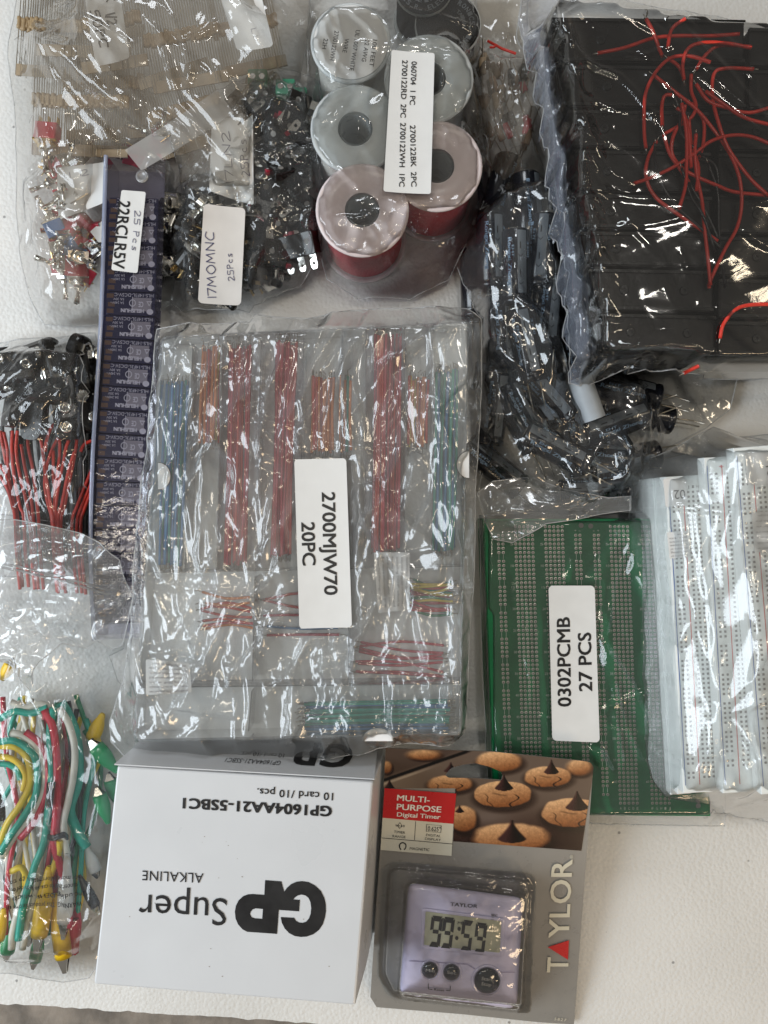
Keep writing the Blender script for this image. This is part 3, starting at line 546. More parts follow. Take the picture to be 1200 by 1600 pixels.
for a in [(300, 62, 80, 26, .4, 0), (110, 125, 26, 30, .3, 0), (680, 95, 112, 50, .16, 0), (1085, 125, 62, 40, .3, 0), (430, 208, 112, 42, .12, 1), (925, 172, 116, 52, .07, 1), (500, 385, 66, 64, .14, 0), (697, 262, 142, 66, .04, 1), (1045, 355, 148, 72, .05, 1), (740, 480, 188, 72, .13, 0)]: c = cookie(c, *a)
for a in [(435, 145, 36, 42, 5), (945, 150, 40, 62, 2), (705, 232, 50, 66, 1.5), (1075, 330, 62, 82, 2), (745, 490, 75, 95, 9), (125, 235, 30, 48, 3), (480, 350, 24, 30, 4)]: c = kiss(c, *a)
g_ = c.mean(axis=2, keepdims=True); c = g_+(c-g_)*.80; c = np.clip((c-.5)*1.12+.46, 0, 1); lin = np.where(c <= .04045, c/12.92, ((c+.055)/1.055)**2.4)
pic = [q(*p) for p in [(106, 28), (640, 45), (1120, 95), (1145, 103), (1158, 125), (1155, 160), (1096, 548), (448, 500), (458, 232), (101, 232), (95, 228)]]
ce = inpoly((X[1:, 1:]+X[:-1, :-1])/2, (Y[1:, 1:]+Y[:-1, :-1])/2, pic) & ~inpoly((X[1:, 1:]+X[:-1, :-1])/2, (Y[1:, 1:]+Y[:-1, :-1])/2, hole)
pad = np.zeros((X.shape[0]+1, X.shape[1]+1), int); pad[1:-1, 1:-1] = ce; cnt = pad[:-1, :-1]+pad[1:, :-1]+pad[:-1, 1:]+pad[1:, 1:]; rim = (cnt > 0) & (cnt < 4)
d1, ax, ay, _ = segdist(X[rim]*1., Y[rim]*1., pic+pic[:1]); 
D1 = np.full(d1.shape, 1e9); hx, hy = X[rim], Y[rim]
def near(Xr, Yr, pl):
    best = np.full(Xr.shape, 1e9); bx = Xr.copy(); by = Yr.copy()
    for a, b in zip(pl, pl[1:]+pl[:1]):
        dx, dy = b[0]-a[0], b[1]-a[1]; t = np.clip(((Xr-a[0])*dx+(Yr-a[1])*dy)/(dx*dx+dy*dy+1e-9), 0, 1); X_ = a[0]+t*dx; Y_ = a[1]+t*dy; D = np.hypot(Xr-X_, Yr-Y_); mm = D < best; best[mm] = D[mm]; bx[mm] = X_[mm]; by[mm] = Y_[mm]
    return best, bx, by
b1, x1_, y1_ = near(X[rim], Y[rim], pic); b2, x2_, y2_ = near(X[rim], Y[rim], hole); X2 = X.copy(); Y2 = Y.copy(); X2[rim] = np.where(b1 < b2, x1_, x2_); Y2[rim] = np.where(b1 < b2, y1_, y2_)
idx = np.arange(X.size).reshape(X.shape); F = np.stack([idx[:-1, :-1][ce], idx[:-1, 1:][ce], idx[1:, 1:][ce], idx[1:, :-1][ce]], 1); used = np.unique(F); rm = -np.ones(X.size, int); rm[used] = np.arange(len(used))
Zv = zc_(Y2); Q = S*(H-Zv)/H; V = np.stack([((X2-600)*Q).ravel(), ((800-Y2)*Q).ravel(), (Zv+.0003).ravel()], 1)
M['cookieprint'] = vcol_mat('cookie_photo_print', .22)
o = mk('cookie_picture', V[used], rm[F], M['cookieprint'], tc)
at = o.data.color_attributes.new('print', 'FLOAT_COLOR', 'POINT'); cc = np.ones((len(used), 4), np.float32); cc[:, :3] = lin.reshape(-1, 3)[used]; at.data.foreach_set('color', cc.ravel())
flat([[(100, 230), (463, 258), (449, 411), (90, 380)]], 'redp', 'red_panel', .0005)
flat([[(90, 380), (449, 411), (439, 573), (80, 543)]], 'cream', 'cream_panel', .0005)
flat([[(256, 398), (259, 398), (253, 492), (250, 492)], [(84, 480), (444, 511), (444, 514), (84, 483)]][:1], 'ink', 'ruled_line', .0006); flat([[(86, 480), (445, 511), (445, 514), (86, 483)]], 'ink', 'ruled_line', .0006)
M['whitep'] = pbr('white_print', (.8, .78, .72), .35)
def ctext(s, a, b, h, mat, bold=0., sp=1., e=.0007, name='card_lettering', par=None, cf=None, parent=None):
    A = q(*a); B = q(*b); A = (cf or C)(*A, e); B = (cf or C)(*B, e); X = B-A; nrm = (C(700, 1180)-C(700, 1590)).normalized(); nz = Vector((1, 0, 0)).cross(nrm); Yv = nz.cross(X).normalized()*(h/3.243)*S*k(.02)
    V, F = text_geo(s, A, X, Yv, bold, sp, lift=0); return mk(name, V, F, mat if not isinstance(mat, str) else M[mat], parent or tc)
ctext('MULTI-', (162, 291), (328, 303), 30, 'whitep', .02); ctext('PURPOSE', (160, 337), (386, 352), 31, 'whitep', .02); ctext('Digital Timer', (162, 372), (382, 386), 23, 'whitep', .015)
ctext('TIMER', (147, 456), (204, 461), 13, 'ink'); ctext('RANGE', (140, 478), (206, 483), 13, 'ink'); ctext('DIGITAL', (310, 472), (383, 478), 13, 'ink'); ctext('DISPLAY', (304, 491), (385, 498), 13, 'ink'); ctext('MAGNETIC', (227, 541), (326, 548), 15, 'ink')
ctext('99:59', (155, 424), (201, 428), 12, 'ink'); ctext('0.625"', (318, 445), (382, 450), 25, 'ink')
def ring_px(pts, w, mat, name, e=.0007):
    cx = sum(p[0] for p in pts)/len(pts); cy = sum(p[1] for p in pts)/len(pts); inn = [(cx+(p[0]-cx)*(1-w), cy+(p[1]-cy)*(1-w)) for p in pts]
    V = [C(*q(*p), e) for p in pts]+[C(*q(*p), e) for p in inn]; n = len(pts); return mk(name, V, [(i, (i+1) % n, (i+1) % n+n, i+n) for i in range(n)], M[mat], tc)
ring_px([(312, 412), (389, 419), (386, 456), (310, 449)], .07, 'ink', 'icon_frame'); ring_px([(178, 402), (190, 420), (176, 436), (164, 420)], .2, 'ink', 'icon_frame')
m = MB(); pts = [(183, 541), (176, 530), (176, 515), (184, 507), (193, 505), (203, 509), (209, 518), (207, 532), (199, 541)]
for a, b in zip(pts, pts[1:]):
    d = Vector((b[0]-a[0], b[1]-a[1])).normalized(); nn = Vector((-d.y, d.x))*3; m.add([C(*q(a[0]+nn.x, a[1]+nn.y), .0007), C(*q(b[0]+nn.x, b[1]+nn.y), .0007), C(*q(b[0]-nn.x, b[1]-nn.y), .0007), C(*q(a[0]-nn.x, a[1]-nn.y), .0007)], [(0, 1, 2, 3)])
m.build('magnet_icon', M['ink'], tc)
ctext('T', (1026, 1162), (1031, 1085), 106, 'beige', .015, name='big_lettering'); flat([[(926, 1034), (1033, 999), (1028, 1098)]], 'redp', 'red_triangle', .0007); ctext('YLOR', (1031, 986), (1050, 590), 101, 'beige', .012, 1.0, name='big_lettering'); ctext('®', (1052, 586), (1053, 568), 14, 'beige')
ctext('5827', (958, 1403), (1018, 1410), 16, 'beige', 0, 1.3)
# timer body: stacked rounded outlines
base = [q(*p) for p in [(222, 712), (802, 788), (768, 1352), (176, 1276)]]
def CT(x, y, hgt):      # point of photo pixel (x,y) lying hgt above the card plane
    z = zc_(y)+hgt; return P(x, y, z)
rp = rpoly(base, 15, 7); cxm = sum(p[0] for p in rp)/len(rp); cym = sum(p[1] for p in rp)/len(rp)
nrmv = lambda p, d: (p[0]+(cxm-p[0])*d, p[1]+(cym-p[1])*d)
rings = [(0.0, .0006), (-.012, .004), (-.01, .009), (.0, .0125), (.035, .0146), (.085, .0155), (.14, .0161), (.22, .0163)]; V = []; n = len(rp); F = []
for d, hh in rings: V += [CT(*nrmv(p, d), hh) for p in rp]
for j in range(len(rings)-1):
    for i in range(n): F.append((j*n+i, j*n+(i+1) % n, (j+1)*n+(i+1) % n, (j+1)*n+i))
ci = len(V); V.append(CT(cxm, cym, .0164)); F += [((len(rings)-1)*n+i, (len(rings)-1)*n+(i+1) % n, ci) for i in range(n)]
tb = mk('timer_body', V, [f[::-1] for f in F], M['lilac'], tc, smooth=True)
TT = lambda x, y, e: CT(x, y, .0164+e)
# split line of the case
def strip(pts, w, mat, name, e, par, cf=TT):
    m = MB()
    for a, b in zip(pts, pts[1:]):
        d = Vector((b[0]-a[0], b[1]-a[1])).normalized(); nn = Vector((-d.y, d.x))*w; m.add([cf(*q(a[0]+nn.x, a[1]+nn.y), e), cf(*q(b[0]+nn.x, b[1]+nn.y), e), cf(*q(b[0]-nn.x, b[1]-nn.y), e), cf(*q(a[0]-nn.x, a[1]-nn.y), e)], [(0, 1, 2, 3)])
    return m.build(name, M[mat] if isinstance(mat, str) else mat, par)
M['lilacd'] = pbr('lilac_groove', (.30, .26, .44), .4)
strip([(225, 1108), (300, 1112), (520, 1125), (560, 1150)], 1.6, 'lilacd', 'case_seam', .0004, tb); strip([(690, 1165), (760, 1165)], 1.6, 'lilacd', 'case_seam', .0004, tb)
bz = rpoly([q(*p) for p in [(288, 838), (712, 893), (700, 1090), (285, 1045)]], 6, 4); bi = rpoly([q(*p) for p in [(308, 856), (692, 906), (684, 1066), (300, 1026)]], 2, 4)
V = [TT(*p, .0003) for p in bz]+[TT(*p, .0012) for p in [((a[0]*.6+b[0]*.4), (a[1]*.6+b[1]*.4)) for a, b in zip(bz, bi)]]+[TT(*p, .0003) for p in bi]; n = len(bz)
mk('lcd_bezel', V, [(i+j*n, i+(j+1)*n, (i+1) % n+(j+1)*n, (i+1) % n+j*n) for j in (0, 1) for i in range(n)], M['lilac'], tb, smooth=True)
V = [TT(*p, .0004) for p in bi]; mk('lcd_display', V, [tuple(range(n))[::-1]], M['lcd'], tb)
def seg7(x0, y0, w, h, sk, segs, m, t=.2):
    # x0,y0 top-left in zoom px ; slants: x shift per height, y shift per width
    def pt(u, v): return q(x0+u*w+sk*v, y0+v*h+u*w*.12)
    S7 = {'a': [(t, 0), (1-t, 0), (1-t*1.5, t*.7), (t*1.5, t*.7)], 'b': [(1, .03), (1, .47), (1-t, .43), (1-t, .12)], 'c': [(1, .53), (1, .97), (1-t, .88), (1-t, .57)], 'd': [(t, 1), (1-t, 1), (1-t*1.5, 1-t*.7), (t*1.5, 1-t*.7)], 'e': [(0, .53), (0, .97), (t, .88), (t, .57)], 'f': [(0, .03), (0, .47), (t, .43), (t, .12)], 'g': [(t*.9, .44), (1-t*.9, .44), (1-t*.9, .56), (t*.9, .56)]}
    if 'a' in segs: S7['a'] = [(.08, 0), (.92, 0), (1-t, t*.6), (t, t*.6)]; S7['d'] = [(.08, 1), (.92, 1), (1-t, 1-t*.6), (t, 1-t*.6)]
    for s in segs: 
        V = [TT(*pt(*p), .0007) for p in S7[s]]; m.add(V, [(0, 1, 2, 3)])
m = MB()
for x0, y0, sg in [(340, 877, 'abcfgd'), (400, 884, 'abcfgd'), (497, 899, 'afgcd'), (565, 912, 'abcfgd')]: seg7(x0, y0, 58, 158, -20, sg, m, .28)
for cx, cy in ((478, 945), (466, 992)): m.add([TT(*q(cx+9*math.cos(a), cy+11*math.sin(a)), .0007) for a in [i*math.pi/4 for i in range(8)]], [tuple(range(8))])
m.build('lcd_digits', M['seg'], tb)
def ttext(s, a, b, h, mat, bold=0., e=.0008, par=None):
    A = TT(*q(*a), e); B = TT(*q(*b), e); X = B-A; nrm = (C(700, 1180)-C(700, 1590)).normalized(); nz = Vector((1, 0, 0)).cross(nrm); Yv = nz.cross(X).normalized()*(h/3.243)*S*k(.03)
    V, F = text_geo(s, A, X, Yv, bold, lift=0); return mk('timer_lettering', V, F, M[mat], par or tb)
ttext('TAYLOR', (432, 828), (570, 840), 20, 'ink', .01); ttext('M', (470, 922), (492, 924), 16, 'seg'); ttext('S', (640, 900), (652, 901), 16, 'seg'); ttext('3', (640, 948), (652, 949), 22, 'seg', .03); ttext('SEC', (640, 880), (672, 884), 12, 'seg', .03)
def dome(cx, cy, r, label, txts):
    V = []; F = []; n = 28; prof = [(1.22, 0.0002), (1.12, .0008), (1.04, .0003), (1.0, .0003), (.98, .0014), (.8, .0024), (.5, .0031), (.25, .0034)]
    m = MB(); V1 = []; 
    for (s_, e) in prof: V1 += [TT(*q(cx+r*s_*math.cos(2*math.pi*i/n), cy+r*s_*1.0*math.sin(2*math.pi*i/n)), e) for i in range(n)]
    V1.append(TT(*q(cx, cy), .0035))
    F1 = [(j*n+i, (j+1)*n+i, (j+1)*n+(i+1) % n, j*n+(i+1) % n) for j in range(0, 3) for i in range(n)]; o1 = mk('button_collar', V1[:4*n], F1, M['lilac'], tb, smooth=True)
    F2 = [(j*n+i, (j+1)*n+i, (j+1)*n+(i+1) % n, j*n+(i+1) % n) for j in range(0, len(prof)-4) for i in range(n)]+[((len(prof)-4-1)*n+i, (len(prof)-4)*n, (len(prof)-5)*n+(i+1) % n) for i in range(n)]
    o2 = mk('button', V1[3*n:3*n+(len(prof)-3)*n]+[V1[-1]], [(j*n+i, (j+1)*n+i, (j+1)*n+(i+1) % n, j*n+(i+1) % n) for j in range(0, len(prof)-4) for i in range(n)]+[((len(prof)-4)*n+i, (len(prof)-3)*n, (len(prof)-4)*n+(i+1) % n) for i in range(n)], M['btn'], tb, smooth=True)
    for s, a, b, h in txts: ttext(s, a, b, h, 'btxt', .0, .0037)
dome(330, 1155, 43, 'min', [('Min', (308, 1162), (352, 1166), 18)]); dome(440, 1166, 43, 'sec', [('Sec', (416, 1172), (462, 1176), 18)]); dome(620, 1208, 67, 's', [('Start', (590, 1204), (646, 1210), 20), ('Stop', (590, 1230), (640, 1236), 20)])
ttext('Reset', (350, 1257), (402, 1262), 13, 'ink', .02); strip([(322, 1222), (322, 1249), (342, 1252)], 1.8, 'ink', 'reset_bracket', .0006, tb); strip([(412, 1256), (432, 1259), (434, 1234)], 1.8, 'ink', 'reset_bracket', .0006, tb)
# blister bubble
bo = [q(*p) for p in [(90, 640), (150, 600), (830, 662), (872, 690), (862, 900), (838, 1378), (120, 1300), (60, 1180), (75, 900)]]
def lift_blister():
    n_u, n_v = 90, 90; ol = rpoly(bo, 10, 3); x0 = min(p[0] for p in ol)-4; x1 = max(p[0] for p in ol)+4; y0 = min(p[1] for p in ol)-4; y1 = max(p[1] for p in ol)+4
    gx = np.arange(x0, x1, 1.6); gy = np.arange(y0, y1, 1.6); X, Y = np.meshgrid(gx, gy, indexing='ij'); D, CX, CY = near(X, Y, [tuple(p) for p in ol]); ins = inpoly(X, Y, ol); D = np.where(ins, D, 0)
    s1 = np.clip((D-9)/6, 0, 1); s1 = s1*s1*(3-2*s1)
    ib = rpoly([q(*p) for p in [(205, 690), (835, 765), (800, 1372), (158, 1296)]], 16, 4); D2, _, _ = near(X, Y, [tuple(p) for p in ib]); D2 = np.where(inpoly(X, Y, ib), D2, -D2); s2 = np.clip((D2+1)/6, 0, 1); s2 = s2*s2*(3-2*s2)
    hh = .0008+s1*.010+s2*.0115+.0042*(1-(1-np.clip(D2/75, 0, 1))**2)*s2+(vn(X/26, Y/26, 3)-.5)*.0016+(vn(X/8, Y/8, 5)-.5)*.00035*s2
    Zv = zc_(Y)+hh; Q = S*(H-Zv)/H
    ce = inpoly((X[1:, 1:]+X[:-1, :-1])/2, (Y[1:, 1:]+Y[:-1, :-1])/2, ol); idx = np.arange(X.size).reshape(X.shape); F = np.stack([idx[:-1, :-1][ce], idx[:-1, 1:][ce], idx[1:, 1:][ce], idx[1:, :-1][ce]], 1)
    V = np.stack([((X-600)*Q).ravel(), ((800-Y)*Q).ravel(), Zv.ravel()], 1); used = np.unique(F); rm = -np.ones(X.size, int); rm[used] = np.arange(len(used)); mk('blister_bubble', V[used], rm[F], M['blister'], tc, smooth=True)
lift_blister()
# ================================================================ green circuit boards
NP = 27; tk = .00098
pts0 = [(757, 812), (1092, 812), (1110, 1275), (774, 1273)]
for i in range(NP):
    zt = (i+1)*tk; dx, dy = rg.uniform(-.0006, .0006), rg.uniform(-.0006, .0006)
    if i == NP-1: dx = dy = 0
    w = [P(*p, NP*tk) for p in pts0]; w = [(p.x+dx, p.y+dy) for p in w]
    V, F = prism(w, zt-tk, zt-.00008); 
    if i < NP-1: mk('circuit_board', V, F, M['pcb'], label='bare green perforated circuit board, '+ORD[NP-1-i]+' from the top of the bagged stack', cat='circuit board', group='boards stacked below the top circuit board')
    else: pcb = thing('circuit_board', 'topmost green perforated circuit board, its plated holes in view under the label', 'circuit board', (0, 0, zt-tk)); mk('substrate', V, F, M['pcb'], pcb)
ZP = NP*tk
cols = [778, 785, None, 805, 811.6, 818.2, 824.8, 831.4, None, 852, 858.6, 865.2, 871.8, 878.4, None, 899, 905.6, None, 928, 934.6, None, 954, 960.6, 967.2, 973.8, 980.4, None, 1004, 1010.6, 1017.2, 1023.8, 1030.4, None, 1052, 1058.6]
pr = MB(); ph = MB(); pl = MB(); grp = []; g = []
for c_ in cols+[None]:
    if c_ is None: grp.append(g); g = []
    else: g.append(c_)
for g in grp:
    for ci_, cx in enumerate(g):
        for r_ in range(65):
            if len(g) == 2 and (r_ < 2 or r_ % 6 == 1 or r_ > 62): continue
            y = 823+r_*6.75; x_ = cx+.036*(y-823); ctr = P(x_, y, ZP+.00006); ro, ri = .00080, .00050
            if len(g) == 2 and r_ % 6 == 0: pl.add([P(x_-.3, y+3, ZP+.00004), P(x_-.3, y+10, ZP+.00004), P(x_+.4, y+10, ZP+.00004), P(x_+.4, y+3, ZP+.00004)], [(0, 1, 2, 3)])
            A = [(math.cos(i*math.pi/4), math.sin(i*math.pi/4)) for i in range(8)]
            pr.add([ctr+Vector((a*ro, b*ro, 0)) for a, b in A]+[ctr+Vector((a*ri, b*ri, .00003)) for a, b in A], [(i, (i+1) % 8, (i+1) % 8+8, i+8) for i in range(8)])
            ph.add([ctr+Vector((a*ri, b*ri, 0)) for a, b in A], [tuple(range(8))])
pr.build('solder_pad', M['copper'], pcb, kind='stuff'); ph.build('drilled_hole', M['slot'], pcb, kind='stuff'); pl.build('silk_line', M['silk'], pcb, kind='stuff')
for cx, cy in ((908, 821), (923, 822), (1091, 1259)): mk('mounting_hole', [P(cx+4*math.cos(i*.52), cy+4*math.sin(i*.52), ZP+.0001) for i in range(12)], [tuple(range(12))[::-1]], M['slot'], pcb)
m = MB()
for j, g in enumerate(grp):
    if len(g) < 5: continue
    for r_ in range(4, 64, 5):
        y = 823+r_*6.75+2; x_ = g[0]-9+.036*(y-823); text(str(r_+1), (x_, y), (x_+5, y), 3.6, ZP+.00008, None, None, mb=m, lift=0)
    for jj, ch in enumerate('ABCDE' if j % 2 else 'FGHIJ'): text(ch, (g[jj]-1.5+.036*440, 1265), (g[jj]+1.5+.036*440, 1265), 4, ZP+.00008, None, None, mb=m, lift=0)
for cx in (899, 905.6, 928, 934.6): text('+' if cx in (899, 934.6) else '-', (cx-1.5, 831), (cx+1.5, 831), 4, ZP+.00008, None, None, mb=m, lift=0)
m.build('silk_lettering', M['silk'], pcb)
# ================================================================ breadboards
def board(i, tl, bl, zt, w, th=.0085, top=False, label='', lines=(), group=None, detail=False):
    A, B = P(*tl, zt), P(*bl, zt); d = (B-A); d.z = 0; u = d.normalized(); nx = Vector((-u.y, u.x, 0)); wv = nx*w if nx.x > 0 else -nx*w
    t = thing('breadboard', label, 'breadboard', (A.x, A.y, zt-th), group)
    V, F = prism([(p.x, p.y) for p in (A, B, B+wv, A+wv)], zt-th+.00012, zt, .0005); mk('board_body', V, F, M['bb'], t)
    X_, Y_ = wv.normalized(), d
    if detail:
        m = MB(); L_ = d.length; R = lambda a, b: A+X_*a+u*b+Vector((0, 0, .00012)); s = .00055
        def hole(a, b): c = R(a, b); m.add([c-X_*s-u*s, c+X_*s-u*s, c+X_*s+u*s, c-X_*s+u*s], [(0, 1, 2, 3)])
        pit = .00226
        for r_ in range(62):
            b = .008+r_*pit
            for a in (.0030, .0053):
                if r_ % 6 != 5: hole(a, b)
            for j in range(5): hole(.0105+j*pit, b); hole(.0255+j*pit, b)
        m.build('socket_hole', M['slot'], t, kind='stuff')
        for a, mt in ((.0010, 'railb'), (.0079, 'railr')):
            V = [R(a, .004), R(a, L_-.004), R(a+.0004, L_-.004), R(a+.0004, .004)]; mk('rail_line', V, [(0, 1, 2, 3)], M[mt], t)
        O = R(.0066, .0055); V, F = text_geo('+', O, X_*.0022, -u*.0016, .03); mk('rail_mark', V, F, M['railr'], t)
        m = MB()
        for r_ in range(0, 62, 5):
            O = R(.0092, .0086+r_*pit); V, F = text_geo(str(r_+1), O, -u*0+X_*.001, -u*.0012, .0); m.add(V, F)
        for jj, ch in enumerate('JIHGF'): V, F = text_geo(ch, R(.0100+jj*pit, .0062), X_*.001, -u*.0014); m.add(V, F)
        m.build('board_lettering', M['slot'], t)
    return t, (lambda a, b, e=.0002: A+X_*a+u*b+Vector((0, 0, e)))
for i in range(6):
    zt = .0085*(i+1); ox = rg.uniform(-3, 3) if i < 5 else 0
    T, R6 = board(i, (600+(1040-600)/1.0+ox, 745), (1068+ox, 1240), zt, .055, label='pale breadboard, '+ORD[i]+' from the bottom of the left hand breadboard stack' if i < 5 else 'white breadboard topping the left hand stack, small text slip near its upper end', group='breadboards low in the stack' if i < 5 else None, detail=i == 5)
    # keep edges aligned in space
    if i < 5:
        A = P(1040, 745, .051); B = P(1040, 745, zt); T.location = Vector(T.location)+Vector((A.x-B.x, A.y-B.y, 0))
TB, RB = board(6, (1100, 715), (1130, 1240), .0600, .055, label='white breadboard on a step between the low stack and the rightmost board', detail=True)
TC_, RC = board(7, (1146, 700), (1190, 1242), .0688, .055, label='rightmost breadboard, highest of all, with red rail line and two paper slips', detail=True)
def slip(par, quad, z, lines, ang=180, mt='paper', h=2.6, bold=0.):
    o, zf = sticker('paper_slip', quad, z, par, mt, r=.05); 
    (tl, tr, br, bl) = quad; n = len(lines); m = MB()
    for i, s in enumerate(lines):
        v = (i+.8)/(n+.4)
        if ang == 180: a = (br[0]*(1-v)+tr[0]*v, br[1]*(1-v)+tr[1]*v); b = (bl[0]*(1-v)+tl[0]*v, bl[1]*(1-v)+tl[1]*v)
        elif ang == 90: # reads bottom to top
            a = (bl[0]*(1-v)+br[0]*v, bl[1]*(1-v)+br[1]*v); b = (tl[0]*(1-v)+tr[0]*v, tl[1]*(1-v)+tr[1]*v)
        elif ang == -90: # reads top to bottom
            a = (tr[0]*(1-v)+tl[0]*v, tr[1]*(1-v)+tl[1]*v); b = (br[0]*(1-v)+bl[0]*v, br[1]*(1-v)+bl[1]*v)
        else: a = (tl[0]*(1-v)+bl[0]*v, tl[1]*(1-v)+bl[1]*v); b = (tr[0]*(1-v)+br[0]*v, tr[1]*(1-v)+br[1]*v)
        e = .08; ln = .84*min(1, .55+len(s)/60+.0) if i == n-1 else .84
        A = (a[0]+(b[0]-a[0])*e, a[1]+(b[1]-a[1])*e); B = (a[0]+(b[0]-a[0])*(e+ln), a[1]+(b[1]-a[1])*(e+ln))
        text(s, A, B, h, z+.0003, None, None, bold, mb=m)
    m.build('slip_lettering', M['greyink' if h < 5 else 'ink'], o); return o
WARN = ['WARNING: This product can', 'expose you to chemicals', 'including DEHP, which is', 'known to cause cancer and', 'birth defects or other harm.', 'For more information, go to', 'www.P65Warnings.ca.gov']
slip(T, [(1042, 832), (1076, 829), (1078, 870), (1046, 873)], .0515, ['This product can', 'including', 'the state of', 'to cause', 'cancer and birth', 'go to', 'www.'], 180, h=3)
slip(T, [(1036, 728+20), (1072, 726+20), (1074, 790), (1040, 792)], .0513, ['02'], 180, h=14)
slip(TC_, [(1163, 708), (1235, 704), (1240, 756), (1168, 758)], .0692, ['02'], 180, h=17)
slip(TC_, [(1174, 800), (1240, 797), (1244, 860), (1179, 863)], .0692, WARN, 180, h=3.2)
# ================================================================ jumper wire cases
ZC = .057; cq = [(251, 525), (733, 502), (720, 1150), (206, 1160)]
cw = rpoly([P(*p, ZC).to_2d() for p in cq], .004, 4)
def shrink(pts, d):
    c = Vector((0, 0)); 
    for p in pts: c += Vector(p)/len(pts)
    return [Vector(p)+(c-Vector(p)).normalized()*d for p in pts]
for i in range(3):
    z0 = i*.019+.0003; t = thing('jumper_wire_case', ['bottom clear case of the bagged stack of jumper wire cases', 'middle clear case of the bagged stack of jumper wire cases', 'topmost clear case, sorted jumper wires seen through its frosted lid'][i], 'plastic case', (0, -.01, z0))
    V, F = prism(cw, z0+.0002, z0+.0012); mk('case_floor', V, F, M['milky'], t)
    inn = shrink(cw, .0012); n = len(cw); V = [(p[0], p[1], z0+.0014) for p in cw]+[(p[0], p[1], z0+.0165) for p in cw]+[(p[0], p[1], z0+.0165) for p in inn]+[(p[0], p[1], z0+.0014) for p in inn]
    mk('case_wall', V, [(j*n+a, j*n+(a+1) % n, (j+1) % 4*n+(a+1) % n, (j+1) % 4*n+a) for j in range(4) for a in range(n)], M['casewall'], t)
    V, F = prism(cw, z0+.0167, z0+.0187, .0006); mk('case_lid', V, F, M['caselid'], t)
    if i == 2:
        def wall(a, b, w=1.6):
            A, B = P(*a, ZC-.006), P(*b, ZC-.006); d = (B-A).normalized(); nn = Vector((-d.y, d.x, 0))*w*S*.45
            V, F = prism([(p.x, p.y) for p in (A-nn, B-nn, B+nn, A+nn)], z0+.0015, z0+.0160); mk('divider', V, F, M['casewall'], t)
        for a, b in [((304, 540), (290, 890)), ((350, 540), (340, 890)), ((410, 535), (400, 890)), ((476, 530), (468, 890)), ((535, 525), (530, 885)), ((572, 520), (570, 885)), ((634, 515), (632, 880)), ((676, 512), (674, 880)), ((225, 895), (724, 884)), ((220, 1072), (720, 1066)), ((400, 900), (396, 1062)), ((545, 900), (545, 1062)), ((395, 1078), (390, 1140))]: wall(a, b)
        for cx, cy, hx, hy in ((247, 744, 1, 0), (733, 726, -1, 0), (590, 1158, 0, -1)):
            r = 19; rr = [(cx+r*math.cos(a)*(1 if hx >= 0 else -1), cy+r*1.1*math.sin(a)) for a in np.linspace(-math.pi/2, math.pi/2, 17)] if hx else [(cx+r*1.2*math.cos(a), cy-r*math.sin(a)) for a in np.linspace(0, math.pi, 17)]
            def half(sc, e, name, mat):
                V = [P(cx+(x_-cx)*sc, cy+(y_-cy)*sc, ZC+e) for x_, y_ in rr]; V2 = [(v.x, v.y, v.z-.0004) for v in V]; F = [tuple(range(17)), tuple(range(17, 34))[::-1]]+[(a, (a+1) % 17, (a+1) % 17+17, a+17) for a in range(17)]
                a_, b_, c_ = V[0], V[5], V[10]
                if (b_-a_).cross(c_-a_).z < 0: F = [f[::-1] for f in F]
                return mk(name, V+V2, F, M[mat], t)
            half(1.06, .0007, 'notch_rim', 'ink' if hx else 'milky'); half(1., .0011, 'finger_notch', 'paper' if hx else 'milky')
KIT = t
LAY = ['']
def wires(x0, x1, y0, y1, cols, n, z, slant, grp_, lab, r=.0007, horiz=False, jit=2.):
    for i in range(n):
        c_ = rg.choice(cols); f = (i+.5)/n; z_ = z+rg.uniform(-.0022, .0022)
        a = y0+rg.uniform(-5, 5); b = y1+rg.uniform(-4, 4); xx = x0+(x1-x0)*f
        if horiz: pts = [(a, xx+rg.uniform(-jit, jit)), ((a+b)/2, xx+rg.uniform(-jit, jit)+slant/2), (b, xx+rg.uniform(-jit, jit)+slant)]
        else: pts = [(xx+rg.uniform(-jit, jit), a), (xx+slant/2+rg.uniform(-jit, jit), (a+b)/2), (xx+slant+rg.uniform(-jit, jit), b)]
        W3 = [P(*p, z_) for p in pts]; V, F = tube(smoothp(W3, 3), r, 6); m = MB(); m.add(V, F, 0)
        for e, s in ((0, -1), (-1, 1)):
            d = (W3[e]-W3[1]).normalized(); p = W3[e]; V, F = tube([p, p+d*.0025, p+d*.0028+Vector((rg.uniform(-.002, .002), rg.uniform(-.001, .001), rg.choice((-1, -1, .6))*.002))], .00025, 4); m.add(V, F, 1)
        m.build('jumper_wire', [M[c_], M['lead']], smooth=True, label=f'{dict(red="red", redk="dark red", blue="blue", teal="green", orange="orange", yellow="yellow", green="green", blkw="black")[c_]} jumper wire, {ORD[i]} {"from the top" if horiz else "from the left"}{LAY[0]} {lab}', cat='jumper wire', group=grp_+' '+c_.replace('redk', 'dark red').replace('teal', 'green'))
zw = .0505
for zz_ in (zw-.005, zw):
    LAY[0] = ', upper layer,' if zz_ == zw else ', lower layer,'; wires(258, 296, 598, 882, ['blue', 'blue', 'teal'], 11, zz_, -11, 'wires of the far left bundle', 'of the far left bundle')
LAY[0] = ''; wires(314, 346, 545, 690, ['orange', 'yellow', 'orange', 'red'], 9, zw, -4, 'wires of the left orange bundle', 'of the left orange bundle')
for zz_ in (zw-.004, zw):
    LAY[0] = ', upper layer,' if zz_ == zw else ', lower layer,'; wires(358, 392, 542, 880, ['redk', 'red'], 9, zz_, -8, 'wires of the first red bundle', 'of the leftmost red bundle')
